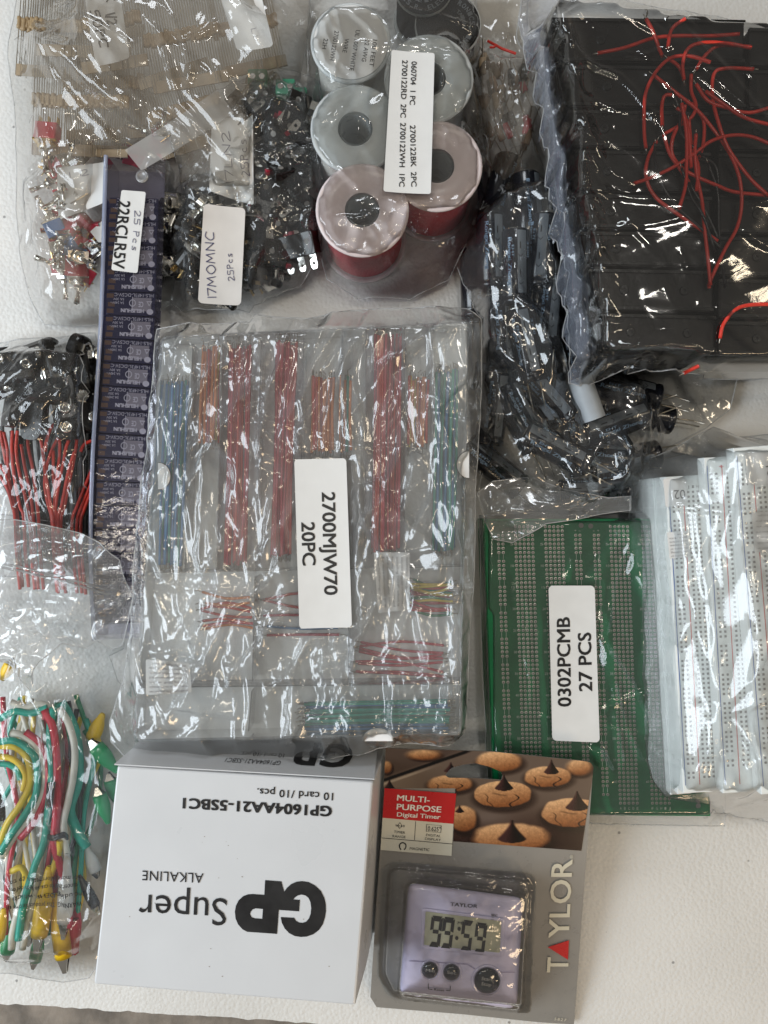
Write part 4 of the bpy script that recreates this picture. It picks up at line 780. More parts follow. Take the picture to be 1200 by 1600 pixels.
for zz_ in (zw-.004, zw):
    LAY[0] = ', upper layer,' if zz_ == zw else ', lower layer,'; wires(432, 464, 536, 868, ['redk', 'redk', 'red'], 9, zz_, -10, 'wires of the second red bundle', 'of the middle red bundle')
LAY[0] = ''; wires(486, 522, 590, 705, ['orange', 'red', 'orange'], 10, zw, 0, 'wires of the middle orange bundle', 'of the orange bundle above the sticker')
LAY[0] = ''; wires(532, 552, 590, 705, ['teal', 'blue', 'orange'], 4, zw, -3, 'wires of the small green bundle', 'of the small dark bundle mid case')
for zz_ in (zw-.004, zw):
    LAY[0] = ', upper layer,' if zz_ == zw else ', lower layer,'; wires(586, 628, 525, 860, ['redk', 'redk', 'red'], 11, zz_, -5, 'wires of the third red bundle', 'of the third red bundle')
LAY[0] = ''; wires(638, 670, 590, 695, ['yellow', 'orange', 'orange', 'red'], 9, zw, -3, 'wires of the right orange bundle', 'of the right orange bundle')
for zz_ in (zw-.005, zw):
    LAY[0] = ', upper layer,' if zz_ == zw else ', lower layer,'; wires(682, 716, 580, 858, ['blue', 'blue', 'teal'], 10, zz_, -6, 'wires of the far right bundle', 'of the far right bundle')
for zz_ in (zw-.004, zw):
    LAY[0] = ', upper layer,' if zz_ == zw else ', lower layer,'; wires(1096, 1142, 480, 700, ['blue', 'teal', 'teal'], 13, zz_, -4, 'wires of the bottom bundle', 'of the bottom bundle', horiz=True)
for zz_ in (zw-.003, zw):
    LAY[0] = ', upper layer,' if zz_ == zw else ', lower layer,'; wires(905, 955, 642, 705, ['red', 'green', 'yellow', 'redk'], 9, zz_, 6, 'short wires of the lower right compartment', 'of the lower right pile', horiz=True, jit=7)
LAY[0] = ''; wires(925, 985, 318, 392, ['redk', 'red', 'orange'], 8, zw-.006, 5, 'short wires of the lower left compartment', 'of the faint lower left pile', horiz=True, jit=8)
LAY[0] = ''; wires(1000, 1056, 560, 690, ['redk', 'redk'], 8, zw-.008, 5, 'faint wires above the bottom compartment', 'of the faint pile above the bottom bundle', horiz=True, jit=8)
LAY[0] = ''; wires(905, 1000, 415, 530, ['redk', 'red', 'blue'], 6, zw-.010, 5, 'faint wires below the middle', 'of the faint pile left below the sticker', horiz=True, jit=8)
# ================================================================ wire spools
SH = .046
def spool(cx, cy, ztop, r, lab, wind, name='wire_spool', hole=27, disc=None, hgt=SH):
    b = P(cx, cy, ztop); rr = r*S*k(ztop); rh = hole*S*k(ztop); t = thing(name, lab, 'wire spool', (b.x, b.y, ztop-hgt), 'wire spools in the bag')
    C0 = (b.x, b.y, ztop-hgt); f = .0022
    for z0, nm in ((0, 'flange'), (hgt-f, 'flange')):
        V, F = lathe([(rh, z0+f), (rh, z0), (rr-.0004, z0), (rr, z0+.0005), (rr, z0+f-.0005), (rr-.0007, z0+f), (rr-.0016, z0+f), (rr-.0020, z0+f-.0004), (rh+.0014, z0+f-.0004), (rh+.0008, z0+f), (rh, z0+f)], 48, False, c=C0); mk(nm, V, F, M['spoolpink' if wind == 'windr' else 'spool'], t, smooth=True)
    V, F = lathe([(rh, f), (rh, hgt-f)], 32, False, c=C0); V2, F2 = lathe([(rh-.0009, hgt-.0001), (rh-.0009, .0001)], 32, False, c=C0); m = MB(); m.add(V, F); m.add(V2, F2); m.build('hub', M['spool'], t, smooth=True)
    prof = []; z = f+.0002; i = 0
    while z < hgt-f-.0013: prof += [(rr*.86, z), (rr*.86+.0006, z+.0006)]; z += .00125
    V, F = lathe([(rh+.0003, f+.0001)]+prof+[(rh+.0003, hgt-f-.0006)], 40, False, c=C0); mk('wound_wire', V, F, M[wind], t, smooth=True)
    return t
zs_ = .047
spool(555, 201, zs_, 70, 'translucent spool with a grey winding, open bore, left of the long sticker', 'windw')
spool(670, 123, zs_, 70, 'translucent spool half under the long sticker, upper right of the group', 'windw')
s4 = spool(683, 259, zs_, 71, 'pinkish spool of red wire on the right, below the upper right one', 'windr')
s5 = spool(566, 328, zs_+.0015, 73, 'pinkish spool of red wire lowest in the bag, its bore uncovered', 'windr')
s1 = spool(548, 66, zs_, 63, 'white spool closed by a round paper disc printed with the wire type', 'windw')
s2 = spool(700, 38, .030, 52, 'black wire spool behind the upper right one, black maker disc on top', 'windk', hgt=.03)
s3 = spool(662, -22, .033, 46, 'black wire spool cut by the top edge of the picture', 'windk', hgt=.03)
def pdisc(par, cx, cy, z, r, mat):
    V = [P(cx, cy, z)]+[P(cx+r*math.cos(a), cy+r*math.sin(a), z) for a in np.linspace(0, 2*math.pi, 49)[:-1]]; return mk('paper_disc', V, [(0, 1+(i+1) % 48, 1+i) for i in range(48)], M[mat], par)
d = pdisc(s1, 548, 66, zs_+.0004, 58, 'paper')
for s, a, b, h in [('100 FEET', (583, 62), (577, 104), 7), ('22 AWG', (571, 62), (565, 96), 7), ('UL 1007 WHITE', (556, 47), (546, 110), 7), ('WIRE', (539, 60), (535, 82), 7), ('2700122WH', (523, 48), (515, 94), 7), ('22H', (506, 60), (503, 76), 7)]: text(s, a, b, h*.95, zs_+.0004, M['ink'], d)
for par, cx, cy, z, r, txts in ((s2, 700, 38, .0304, 50, ['RONICS, INC', 'TAIWAN']), (s3, 662, -22, .0334, 45, ['R.S.R. ELECTRONICS', 'MADE IN TAIWAN'])):
    d = pdisc(par, cx, cy, z, r, 'blk'); m = MB()
    for s, rad, h, a0 in ((txts[0], .86, 9, -60 if par is s2 else 215), (txts[1], .58, 7, -50 if par is s2 else 200)):
        st_ = 11.5 if h == 9 else 12
        for i, ch in enumerate(s):
            if ch == ' ': continue
            if par is s2: th = math.radians(a0+i*st_); A = (cx+(r*rad-h)*math.cos(th)+0, cy+(r*rad-h)*math.sin(th)); tx = (-math.sin(th), math.cos(th))
            else: th = math.radians(a0-60-i*st_); A = (cx+(r*rad)*math.cos(th), cy+(r*rad)*math.sin(th)); tx = (math.sin(th), -math.cos(th))
            w = 6; text(ch, (A[0]-tx[0]*w/2, A[1]-tx[1]*w/2), (A[0]+tx[0]*w/2, A[1]+tx[1]*w/2), h*.85, z, None, None, .02, mb=m)
    m.build('disc_lettering', M['capst'], d)
m = MB(); V, F = tube([P(548, 318, .03), P(562, 316, .031)], .0008, 6); m.add(V, F); m.build('wire_end', M['red'], s5)
# ================================================================ relay tube
def relay_proto():
    t = thing('relay', 'black five volt relay with white print, one of the row in the violet tube', 'relay', (0, 0, 0), 'relays in the violet tube'); w, h, d = .0250, .0118, .015
    V, F = prism(rrect(0, 0, w, h, .0006, 2), 0, d, .0004); mk('relay_case', V, F, M['relay'], t)
    zt = d+.0001; R = lambda x, y: Vector((x*w-w/2, h/2-y*h, zt))     # x,y in 0..1 as in the photo (0,0 top left)
    def q4(x0, y0, x1, y1, mat, nm, e=0.): V = [R(x0, y1), R(x1, y1), R(x1, y0), R(x0, y0)]; V = [v+Vector((0, 0, e)) for v in V]; return mk(nm, V, [(0, 1, 2, 3)], M[mat], t)
    q4(.52, .22, .92, .80, 'greyp', 'print_panel')
    def tx(s, x0, x1, y, hh, mb, b=0.): V, F = text_geo(s, R(x0, y)+Vector((0, 0, .0001)), R(x1, y)-R(x0, y), Vector((0, -hh*h, 0)), b, lift=.0); mb.add(V, F)
    m = MB(); tx('HLS-14F3L-DC5V-C', .96, .16, .05, .14, m); tx('CE', .76, .66, .40, .22, m, .03); tx('5A 240V~', .36, .08, .42, .10, m); tx('5A 30V', .36, .14, .26, .10, m); tx('HELISHUN', .78, .30, .72, .15, m, .06)
    m.build('relay_lettering', M['rmark'], t)
    m = MB()
    for cx, cy, rx, ry in ((.90, .82, .07, .13),): m.add([R(cx+rx*math.cos(a), cy+ry*math.sin(a))+Vector((0, 0, .0001)) for a in np.linspace(0, 2*math.pi, 13)[:-1]][::-1], [tuple(range(12))])
    m.build('maker_mark', M['rmark'], t)
    m = MB(); a_ = [R(.94, .36), R(.82, .36), R(.88, .58)]; b_ = [R(.915, .40), R(.845, .40), R(.88, .52)]; m.add([v+Vector((0, 0, .0001)) for v in a_+b_], [(0, 1, 4, 3), (1, 2, 5, 4), (2, 0, 3, 5)])
    cc_ = [(.535, .46)]
    for cx, cy in cc_:
        o_ = [R(cx+.07*math.cos(a), cy+.16*math.sin(a)) for a in np.linspace(0, 2*math.pi, 15)[:-1]]; i_ = [R(cx+.055*math.cos(a), cy+.12*math.sin(a)) for a in np.linspace(0, 2*math.pi, 15)[:-1]]; m.add([v+Vector((0, 0, .0001)) for v in o_+i_], [(i, (i+1) % 14, (i+1) % 14+14, i+14) for i in range(14)]); m.add([R(cx-.006, cy-.27)+Vector((0, 0, .0002)), R(cx+.006, cy-.27)+Vector((0, 0, .0002)), R(cx+.006, cy+.3)+Vector((0, 0, .0002)), R(cx-.006, cy+.3)+Vector((0, 0, .0002))], [(0, 3, 2, 1)])
    m.build('approval_mark', M['rmark'], t)
    for x_, y_ in ((.07, .17), (.08, .83), (.1, .55)):
        V, F = box(x_*w-w/2, h/2-y_*h, d-.0002, .0035, .0022, .0006); mk('relay_pin', V, F, M['brown'], t)
    for j in range(3): V, F = box(w/2+.0012, -.004+j*.004, .0035+j*.002, .0024, .0012, .0007); mk('relay_pin', V, F, M['copper'], t)
    return t
rp_ = relay_proto(); TZ = .010; ztop_ = .017+TZ
a0, b0 = P(212, 303, ztop_), P(186, 880, ztop_)
ax = (P(207, 303, ztop_), P(184, 823, ztop_)); 
ctrl = [P(209, 308, ztop_), P(203, 505, ztop_), P(190, 720, ztop_), P(187, 880, ztop_), P(192, 985, ztop_)]
path = smoothp(ctrl, 24); cum = [0]
for a, b in zip(path, path[1:]): cum.append(cum[-1]+(b-a).length)
def along(s):
    for i in range(len(cum)-1):
        if cum[i+1] >= s: t = (s-cum[i])/(cum[i+1]-cum[i]); return path[i].lerp(path[i+1], t), (path[i+1]-path[i]).normalized()
    return path[-1]+(path[-1]-path[-2]).normalized()*(s-cum[-1]), (path[-1]-path[-2]).normalized()
nrel = int(cum[-1]/.0122); TL_ = cum[-1]
for i in range(nrel):
    p, d = along(.006+i*.0122); an = math.atan2(-d.x, -d.y)*-1
    o = rp_ if i == 0 else copy_tree(rp_); o['label'] = 'black five volt relay, '+ORD[i]+' from the top of the violet tube'; o.location = (p.x-.0001, p.y, ztop_-.0155); o.rotation_euler = (rg.uniform(-.01, .01), 0, -math.atan2(d.x, -d.y)*-1)
tt = thing('relay_tube', 'violet tinted clear plastic tube full of relays with a white code sticker', 'plastic tube', P(200, 600, 0))
def tubewall(off0, z0, off1, z1, th=.0007, s0=-.020, s1=None):
    s1 = s1 or TL_+.004; m = MB(); n = 26; V = []
    for i in range(n+1):
        s = s0+(s1-s0)*i/n; p, d = along(max(s, 0)); 
        if s < 0: p = p+d*s
        nx = Vector((-d.y, d.x, 0)); nx = nx if nx.x > 0 else -nx
        A = p+nx*off0; B = p+nx*off1; A.z = z0; B.z = z1; t_ = nx*th if abs(off0-off1) < .004 else Vector((0, 0, th)); V += [A, B, B+t_, A+t_]
    F = [(i*4+j, i*4+(j+1) % 4, (i+1)*4+(j+1) % 4, (i+1)*4+j) for i in range(n) for j in range(4)]; return mk('tube_wall', V, F, M['tubep'], tt)
wl, wr_ = -.0142, .0155
tubewall(wl, .0008+TZ, wl, .0186+TZ); tubewall(wr_, .0008+TZ, wr_, .0186+TZ); tubewall(wl+.0007, .0179+TZ, wr_, .0179+TZ); tubewall(wl+.0007, .0003+TZ, wr_, .0003+TZ)
# moulded left edge ridge, highlight put into its pale blue colour, pin near the top
pts = [];
for i in range(27):
    s = -.020+(TL_+.024)*i/26; p, d = along(max(s, 0)); p = p+d*min(s, 0); nx = Vector((-d.y, d.x, 0)); nx = nx if nx.x > 0 else -nx; pts.append((p.x+nx.x*(wl), p.y+nx.y*wl, .0190+TZ))
V, F = tube(pts, .0011, 8); mk('tube_rib', V, F, M['rib'], tt, smooth=True)
pp, d = along(0); pc = P(222, 276, .019+TZ); V, F = lathe([(.0034, 0), (.0032, .0008), (.002, .0014), (.0018, .0009), (.0002, .0009)], 24, c=(pc.x, pc.y, .0188+TZ)); mk('stopper_pin', V, F, M['casewall'], tt, smooth=True)
o, zf = sticker('code_sticker', [(190, 297), (228, 300), (215, 427), (174, 422)], .0196+TZ, tt, r=.08, label='white sticker reading 22RCLR5V with 25 Pcs in pen')
text('22RCLR5V', (186, 313), (176.5, 419), 17.5, zf, M['ink'], o, .018, name='sticker_lettering'); hand('25 Pcs', (211, 330), (206, 394), 9, zf, M['pen'], o, w=.09)
# ================================================================ battery holders with leads
q3 = Zm(780, 0, 2.667); ZBH = .084
hold = []
def holder(q_, lab, z=ZBH, th=.019):
    w = [P(*p, z) for p in q_]; cx = sum((p for p in w), Vector())/4; t = thing('battery_holder', lab, 'battery holder', (cx.x, cx.y, z-th), 'black battery holders in the big bag')
    V, F = prism(rpoly([(p.x, p.y) for p in w], .0022, 3), z-th, z, .0012); mk('holder_shell', V, F, M['blk2'], t)
    # raised rim rails along both long sides
    A, B, C_, D = w
    for a, b, i_ in ((A, B, D), (D, C_, A)):
        inn = (i_-a).normalized()*.0016; V, F = prism([(p.x, p.y) for p in (a+inn*.5, b+inn*.5, b+inn*1.3, a+inn*1.3)], z-.001, z+.0008, .0003); mk('holder_rail', V, F, M['blk'], t)
    for f in (.25, .75):
        c = A.lerp(B, f).lerp(D.lerp(C_, f), .5); V, F = lathe([(.0022, 0), (.0018, .0006), (.0008, .0006), (.0006, .0002)], 14, c=(c.x, c.y, z-.0001)); mk('moulded_stud', V, F, M['blk'], t)
    return t
rows = [(26, 98), (100, 168), (170, 231), (233, 300), (302, 358), (360, 416), (418, 486), (488, 548)]
lefts = [(862, 866), (868, 884), (886, 894), (894, 898), (899, 905), (906, 918), (919, 936), (937, 945)]
names = ['first from the top of the left column', 'second from the top of the left column', 'third of the left column, under the start of the red tangle', 'fourth of the left column, under the tangle middle', 'fifth of the left column', 'sixth of the left column', 'seventh of the left column', 'lowest of the left column']
HL = []
for i, ((y0, y1), (l0, l1)) in enumerate(zip(rows, lefts)):
    s = -4 if i else 6; r0 = 1104+i*2
    HL.append(holder([(l0, y0+s*0), (r0+ (60 if i < 2 else 0), y0+4), (r0+(60 if i < 2 else 0), y1+3), (l1, y1)], 'black battery holder, '+names[i], ZBH-(.004 if i < 1 else 0)))
for i, (y0, y1) in enumerate([(42, 106), (108, 170), (172, 236), (238, 300), (302, 366), (368, 432), (434, 498), (500, 556)]):
    x0 = 1170 if i < 2 else 1122; HL.append(holder([(x0, y0), (1362, y0+6), (1362, y1+4), (x0, y1)], 'black battery holder in the right column, '+['topmost', 'second from top', 'third from top', 'fourth from top', 'fifth from top', 'sixth from top', 'seventh from top', 'lowest'][i], ZBH-.0015))
for i in range(4):      # lower layer
    y0 = 60+i*125; holder([(905+i*4, y0), (1340, y0+6), (1340, y0+112), (912+i*8, y0+108)], 'black battery holder in the lower layer, '+['farthest back', 'second', 'third', 'nearest'][i], .062, .060)
rp1 = [[(410, 222), (520, 200), (640, 160), (740, 150), (880, 150), (1000, 142)], [(612, 78), (640, 130), (665, 200), (680, 235)], [(775, 78), (720, 120), (702, 200)], [(612, 620), (605, 560), (605, 430), (620, 360), (660, 290), (720, 240), (800, 235), (880, 260)], [(770, 335), (765, 270), (785, 205), (840, 180), (940, 180), (1050, 200)], [(820, 290), (860, 230), (920, 190), (1050, 195)],
 [(640, 310), (720, 375), (820, 455), (900, 550), (960, 640), (1000, 740), (1010, 850), (990, 950), (940, 1040), (880, 1170), (875, 1200)], [(1060, 288), (940, 285), (895, 310), (888, 400), (910, 500), (950, 610), (1010, 700), (1060, 760), (1120, 815)], [(560, 765), (620, 745), (720, 700), (820, 635), (880, 590), (960, 565), (1050, 570), (1150, 610)], [(680, 525), (678, 440), (690, 400), (720, 395)], [(685, 560), (740, 530), (800, 490), (820, 440), (800, 380), (800, 310)],
 [(775, 440), (760, 500), (725, 570), (720, 640), (760, 700), (830, 740), (900, 770), (980, 800), (1120, 815)], [(655, 590), (620, 660), (612, 740), (650, 820), (740, 890), (830, 950), (910, 1005)], [(820, 560), (815, 640), (825, 740), (845, 840), (855, 950), (870, 1080), (880, 1190)], [(760, 430), (780, 560), (780, 700), (775, 780), (750, 870)], [(800, 430), (850, 500), (850, 600), (830, 660)], [(685, 560), (710, 640), (750, 700), (790, 760)], [(820, 350), (870, 420), (950, 450), (1040, 470), (1140, 445)], [(860, 380), (930, 430), (1020, 490), (1150, 525)],
 [(920, 1410), (935, 1350), (985, 1290), (1050, 1270), (1150, 1268)], [(770, 1555), (830, 1525)], [(700, 240), (750, 280), (770, 330)], [(790, 500), (800, 600), (830, 700), (820, 800)], [(740, 450), (770, 480), (790, 560), (800, 700)]]
kp = [[(650, 600), (650, 680), (690, 790), (760, 880), (860, 970), (930, 1040)], [(780, 560), (830, 640), (900, 690), (915, 780)], [(870, 680), (910, 800), (915, 950), (930, 1100), (940, 1200)], [(790, 760), (860, 880), (920, 1010)], [(720, 380), (750, 460), (760, 560), (850, 650)], [(760, 700), (800, 820), (850, 900), (900, 1050)]]
for i, pl_ in enumerate(rp1+kp):
    red_ = i < len(rp1); zb = ZBH+.0018+(i % 5)*.0008; pts = [P(*q3(*p), zb+.0006*math.sin(j*1.7+i)) for j, p in enumerate(pl_)]; W3 = smoothp(pts, 5)
    par = HL[i % 8]; V, F = tube(W3, .00082 if red_ else .0006, 7); m = MB(); m.add(V, F, 0)
    d = (W3[0]-W3[1]).normalized(); V, F = tube([W3[0], W3[0]+d*.0022], .00025, 4); m.add(V, F, 1); m.build('red_lead' if red_ else 'black_lead', [M['red' if red_ else 'blkw'], M['copper']], par, smooth=True)
# ================================================================ big capacitors
def cap_proto(r=.0078, L=.038):
    t = thing('capacitor', 'x', 'capacitor', (0, 0, 0))
    V, F = lathe([(r*.2, -L/2), (r*.86, -L/2), (r, -L/2+.0008), (r, -L/2+.0028), (r*.93, -L/2+.0036), (r, -L/2+.0046), (r, L/2-.001), (r*.88, L/2)], 24, c=(0, 0, 0), axis='y'); mk('sleeve', V, F, M['capb'], t, smooth=True)
    V, F = lathe([(r*.86, 0), (r*.86, .0002)], 20, c=(0, L/2, 0), axis='y'); mk('top_disc', V, F, M['steel'], t)
    V = []; F = []; n = 5          # grey stripe strip along the sleeve
    for i in range(n+1):
        a = math.radians(58+34*i/n); V += [((r+.00012)*math.cos(a), -L/2+.005, (r+.00012)*math.sin(a)), ((r+.00012)*math.cos(a), L/2-.0015, (r+.00012)*math.sin(a))]
    F = [(2*i, 2*i+1, 2*i+3, 2*i+2) for i in range(n)]; mk('stripe', V, F, M['capst'], t, smooth=True)
    onc = lambda u, y, e=.0002: ((r+e)*math.sin(u/r), y, (r+e)*math.cos(u/r))
    m = MB(); u0 = -.0
    for y0 in (-.009, .005):    # chevrons and minus bars on the stripe
        for s in (-1, 1):
            a = onc(.0011, y0-.0012); b = onc(.0011+s*.0013, y0+.0002); c = onc(.0011+s*.0013, y0+.0007); d = onc(.0011, y0-.0007); m.add([a, b, c, d], [(0, 1, 2, 3)])
        m.add([onc(.0008, y0+.003), onc(.0014, y0+.003), onc(.0014, y0+.0065), onc(.0008, y0+.0065)], [(0, 3, 2, 1)])
    m.build('stripe_mark', M['ink'], t)
    m = MB()
    for s, u, hh, y0, y1 in (('Rongxi Zhong', -.0052, .0019, .014, -.010), ('EHT', -.0032, .0012, .010, .004), ('3300', .0048, .0013, .012, .004)):
        V, F = text_geo(s, Vector((0, y0, 0)), Vector((0, y1-y0, 0)), Vector((hh, 0, 0)), .01, lift=0)
        if F and True:
            V = [onc(u+v[0], v[1], .00025) for v in V]
            m.add(V, F)
    m.build('cap_lettering', M['capt'], t)
    for s in (-1, 1): V, F = tube([(s*r*.42, -L/2, 0), (s*r*.42, -L/2-.008, .0005), (s*r*.4, -L/2-.016, .0)], .0004, 5); mk('lead', V, F, M['lead'], t, smooth=True)
    return t
cp = cap_proto(); first = True
caps = [(768, 395, .030, 2, 8, 'with pale blue print, leftmost upright one'), (806, 420, .034, 1, 0, 'with grey arrow stripe, second from left'), (846, 395, .030, -4, -25, 'third from left, close to the black holders'), (824, 330, .026, 6, 30, 'top of the bag, stripe with dark chevrons'), (862, 490, .028, -6, -15, 'right of the striped pair, lower down'),
 (780, 520, .026, 4, 20, 'below the printed one on the left'), (822, 540, .032, 12, -10, 'centre of the bag under the long blue glint'), (770, 640, .022, -5, 10, 'left of the crossing wire leads'), (812, 655, .025, 25, 35, 'lying askew under the leads'), (860, 610, .024, 40, -30, 'slanting toward the white tube'), (868, 700, .028, 62, 0, 'lying nearly crosswise with 50V print in the lower half'), (780, 300, .016, -20, 60, 'deep in the top left part'), (880, 560, .014, 20, 40, 'deep beside the white tube'), (770, 730, .012, 50, 15, 'deep in the lower left corner'), (845, 560, .012, 0, 80, 'lowest layer in the centre'), (800, 460, .012, 3, 50, 'lowest layer behind the striped pair'),
 (975, 610, .022, 75, 20, 'right part of the bag, under the corner of the big black bag'), (965, 660, .026, 110, 5, 'right part, second row'), (930, 715, .020, 85, 40, 'lower right part, row above the bag end'), (975, 720, .018, 100, -30, 'lower right corner'), (905, 640, .012, 20, 60, 'deep between the white tube and the centre'), (900, 690, .012, 10, 0, 'deep in the lower centre'), (840, 620, .012, 45, 50, 'deep below the crossing leads'), (790, 600, .012, 80, 20, 'deep left below the printed ones'), (800, 350, .014, 10, 100, 'deep near the upper end'), (740, 450, .010, 0, 45, 'deep at the left rim'), (955, 690, .012, 30, 60, 'deep in the right part'), (990, 650, .010, 80, 100, 'deep at the far right'), (835, 450, .012, 5, 0, 'deep under the third one'), (925, 770, .012, 92, 10, 'lowest one next to the green boards'), (940, 590, .010, 60, 30, 'deep under the white tube')]
for x_, y_, z_, an, roll, lab in caps:
    o = cp if first else copy_tree(cp); first = False; o['label'] = 'black electrolytic capacitor '+lab; o['group'] = 'capacitors in the crumpled bag'; p = P(x_, y_, z_-.008); o.location = p
    o.rotation_mode = 'QUATERNION'; o.rotation_quaternion = (Matrix.Rotation(math.radians(an), 4, 'Z') @ Matrix.Rotation(math.radians(roll), 4, 'Y') @ Matrix.Rotation(math.radians(rg.uniform(-5, 5)), 4, 'X')).to_quaternion()
    o.location.z = max(o.location.z, .0085)
for i, (a, b) in enumerate([((820, 614), (878, 614)), ((822, 628), (880, 620)), ((815, 660), (900, 590)), ((790, 700), (870, 690)), ((812, 712), (880, 700)), ((840, 640), (862, 660)), ((808, 470), (808, 560)), ((838, 480), (846, 560))]):
    V, F = tube([P(*a, .036), P((a[0]+b[0])/2, (a[1]+b[1])/2-1, .037), P(*b, .036)], .0004, 5); mk('capacitor_lead', V, F, M['lead'], cp, smooth=True)
A, B = P(905, 590, .036), P(928, 655, .034); d = (B-A); m = MB(); V, F = tube([A, A.lerp(B, .5), B], .0060, 18, False); m.add(V, F); V, F = tube([B, A.lerp(B, .5), A], .0048, 18, False); m.add(V, F); m.build('plastic_tube', M['cond'], smooth=True, label='short milky white tube sticking out below the big black bag', cat='tube')
# ================================================================ battery snaps with red and black wires
def snap_proto():
    t = thing('battery_snap', 'x', 'battery snap', (0, 0, 0), 'battery snaps in the left bag')
    V, F = prism(rrect(0, 0, .025, .0135, .0050, 5), -.0025, .0028, .0014); mk('snap_cap', V, F, M['blk'], t, smooth=False)
    for s, r1 in ((-1, .0030), (1, .0040)):
        V, F = lathe([(r1, 0), (r1, .0022), (r1-.0006, .0026), (r1-.0012, .0022), (r1-.0012, .0006), (.0003, .0006)], 16 if s < 0 else 6, c=(s*.0062, 0, .0026)); mk('snap_terminal', V, F, M['steel'], t, smooth=s < 0)
    return t
sp = snap_proto(); first = True; snaps = [(22, 562, .018, 5, 0), (60, 556, .022, 20, 40), (78, 568, .030, -75, 55), (118, 560, .024, 70, 75), (140, 575, .020, 95, 80), (150, 600, .016, 60, 60), (30, 590, .026, 10, 95), (70, 610, .031, -8, 150), (20, 630, .030, 80, 130), (55, 650, .028, 85, 160), (98, 620, .028, 100, 20), (105, 650, .026, 95, 10), (135, 640, .022, 120, 35), (8, 600, .014, 20, 30), (100, 590, .016, 40, 120), (130, 610, .012, 10, 20)]
sl = ['at the far left of the top row', 'second of the top row', 'standing with a shiny ring terminal, mid top row', 'tilted, right part of the top row', 'near the violet tube at the top', 'close to the violet tube, second row', 'under the long bright fold of film', 'broad and dark below the long fold', 'left one above the red wires', 'second above the red wires', 'with two brassy studs in the middle', 'with a shiny stud just above the red wires', 'with a hollow ring stud next to the tube', 'deep at the left border', 'deep in the middle', 'deep at the right']
for (x_, y_, z_, an, ro), lb in zip(snaps, sl):
    o = sp if first else copy_tree(sp); first = False; o['label'] = 'black 9 volt battery snap '+lb; p = P(x_, y_, z_); o.location = (p.x, p.y, max(z_, .012)); o.rotation_euler = (math.radians(ro), 0, math.radians(an))
sn_roots = [o for o in bpy.data.objects if o.name.startswith('battery_snap')]
sn_roots = sorted(sn_roots, key=lambda o: o.name)
q5 = Zm(0, 520, 5.161)
rw = [[(5, 790), (20, 900), (60, 1100), (100, 1300), (140, 1480)], [(30, 800), (60, 950), (70, 1150), (100, 1330), (130, 1480)], [(100, 790), (95, 950), (120, 1200), (160, 1400), (190, 1480)], [(140, 790), (130, 950), (160, 1150), (210, 1350), (240, 1500)], [(170, 900), (200, 1080), (240, 1280), (270, 1500)], [(235, 770), (225, 900), (260, 1080), (290, 1300), (310, 1500)], [(280, 720), (320, 830), (345, 950), (360, 1100), (410, 1400), (430, 1530)], [(380, 650), (350, 720), (345, 760)], [(475, 700), (410, 770), (375, 870), (365, 960)], [(635, 640), (560, 700), (510, 780), (430, 920), (385, 1050), (360, 1200), (380, 1350), (420, 1520)], [(645, 660), (615, 780), (620, 860), (600, 1000), (560, 1200), (520, 1400), (490, 1530)], [(600, 800), (540, 900), (510, 1050), (480, 1200), (450, 1400), (460, 1500)], [(480, 860), (480, 1000), (460, 1150), (440, 1350)], [(430, 950), (430, 1150), (440, 1250)], [(600, 960), (560, 1080), (530, 1220), (500, 1380), (470, 1500)], [(0, 1060), (50, 1150), (90, 1300), (120, 1460)], [(0, 1150), (60, 1260), (100, 1400), (120, 1500)], [(740, 1100), (680, 1250), (620, 1400), (580, 1530)], [(740, 1200), (680, 1350), (620, 1530)], [(730, 1290), (680, 1420), (650, 1540)], [(740, 870), (680, 900), (650, 960)], [(290, 640), (285, 670)], [(485, 730), (490, 780)]]
rw.sort(key=lambda w: w[len(w)//2][0])
for i, w in enumerate(rw*2):
    red_ = i < len(rw); zb = .020+.0012*(i % 6) if red_ else .013+.001*(i % 5); off = (0, 0) if red_ else (rg.uniform(-14, 30), rg.uniform(10, 50))
    pts = [P(*q5(p[0]+off[0], p[1]+off[1]), zb) for p in w]; 
    if w[-1][1] > 1300: e = q5(*w[-1]); pts.append(P(e[0]+3+off[0]*.2, e[1]+60, zb-.004)); pts.append(P(e[0]+8, e[1]+110, zb-.008))
    V, F = tube(smoothp(pts, 5), .00088, 7); mk('red_wire' if red_ else 'black_wire', V, F, M['red' if red_ else 'blkw'], sn_roots[i % len(sn_roots)] if False else None, smooth=True, label='red lead of the battery snaps, '+ORD[i]+' from the left' if red_ else 'black lead of the battery snaps running down under the zip bag', cat='wire', group=('red' if red_ else 'black')+' leads of the battery snaps')
for i in range(26):
    x_ = 4+i*5.6+rg.uniform(-2, 2); pts = [P(x_+rg.uniform(-6, 6), 655+rg.uniform(0, 20), .011), P(x_+rg.uniform(-5, 5), 720, .012), P(x_*.8+25+rg.uniform(-5, 5), 790, .012), P(x_*.75+32, 880, .01)]; V, F = tube(smoothp(pts, 4), .0009, 6); mk('black_wire', V, F, M['blkw'], smooth=True, label='black lead of the battery snaps running down under the zip bag', cat='wire', group='black leads of the battery snaps')
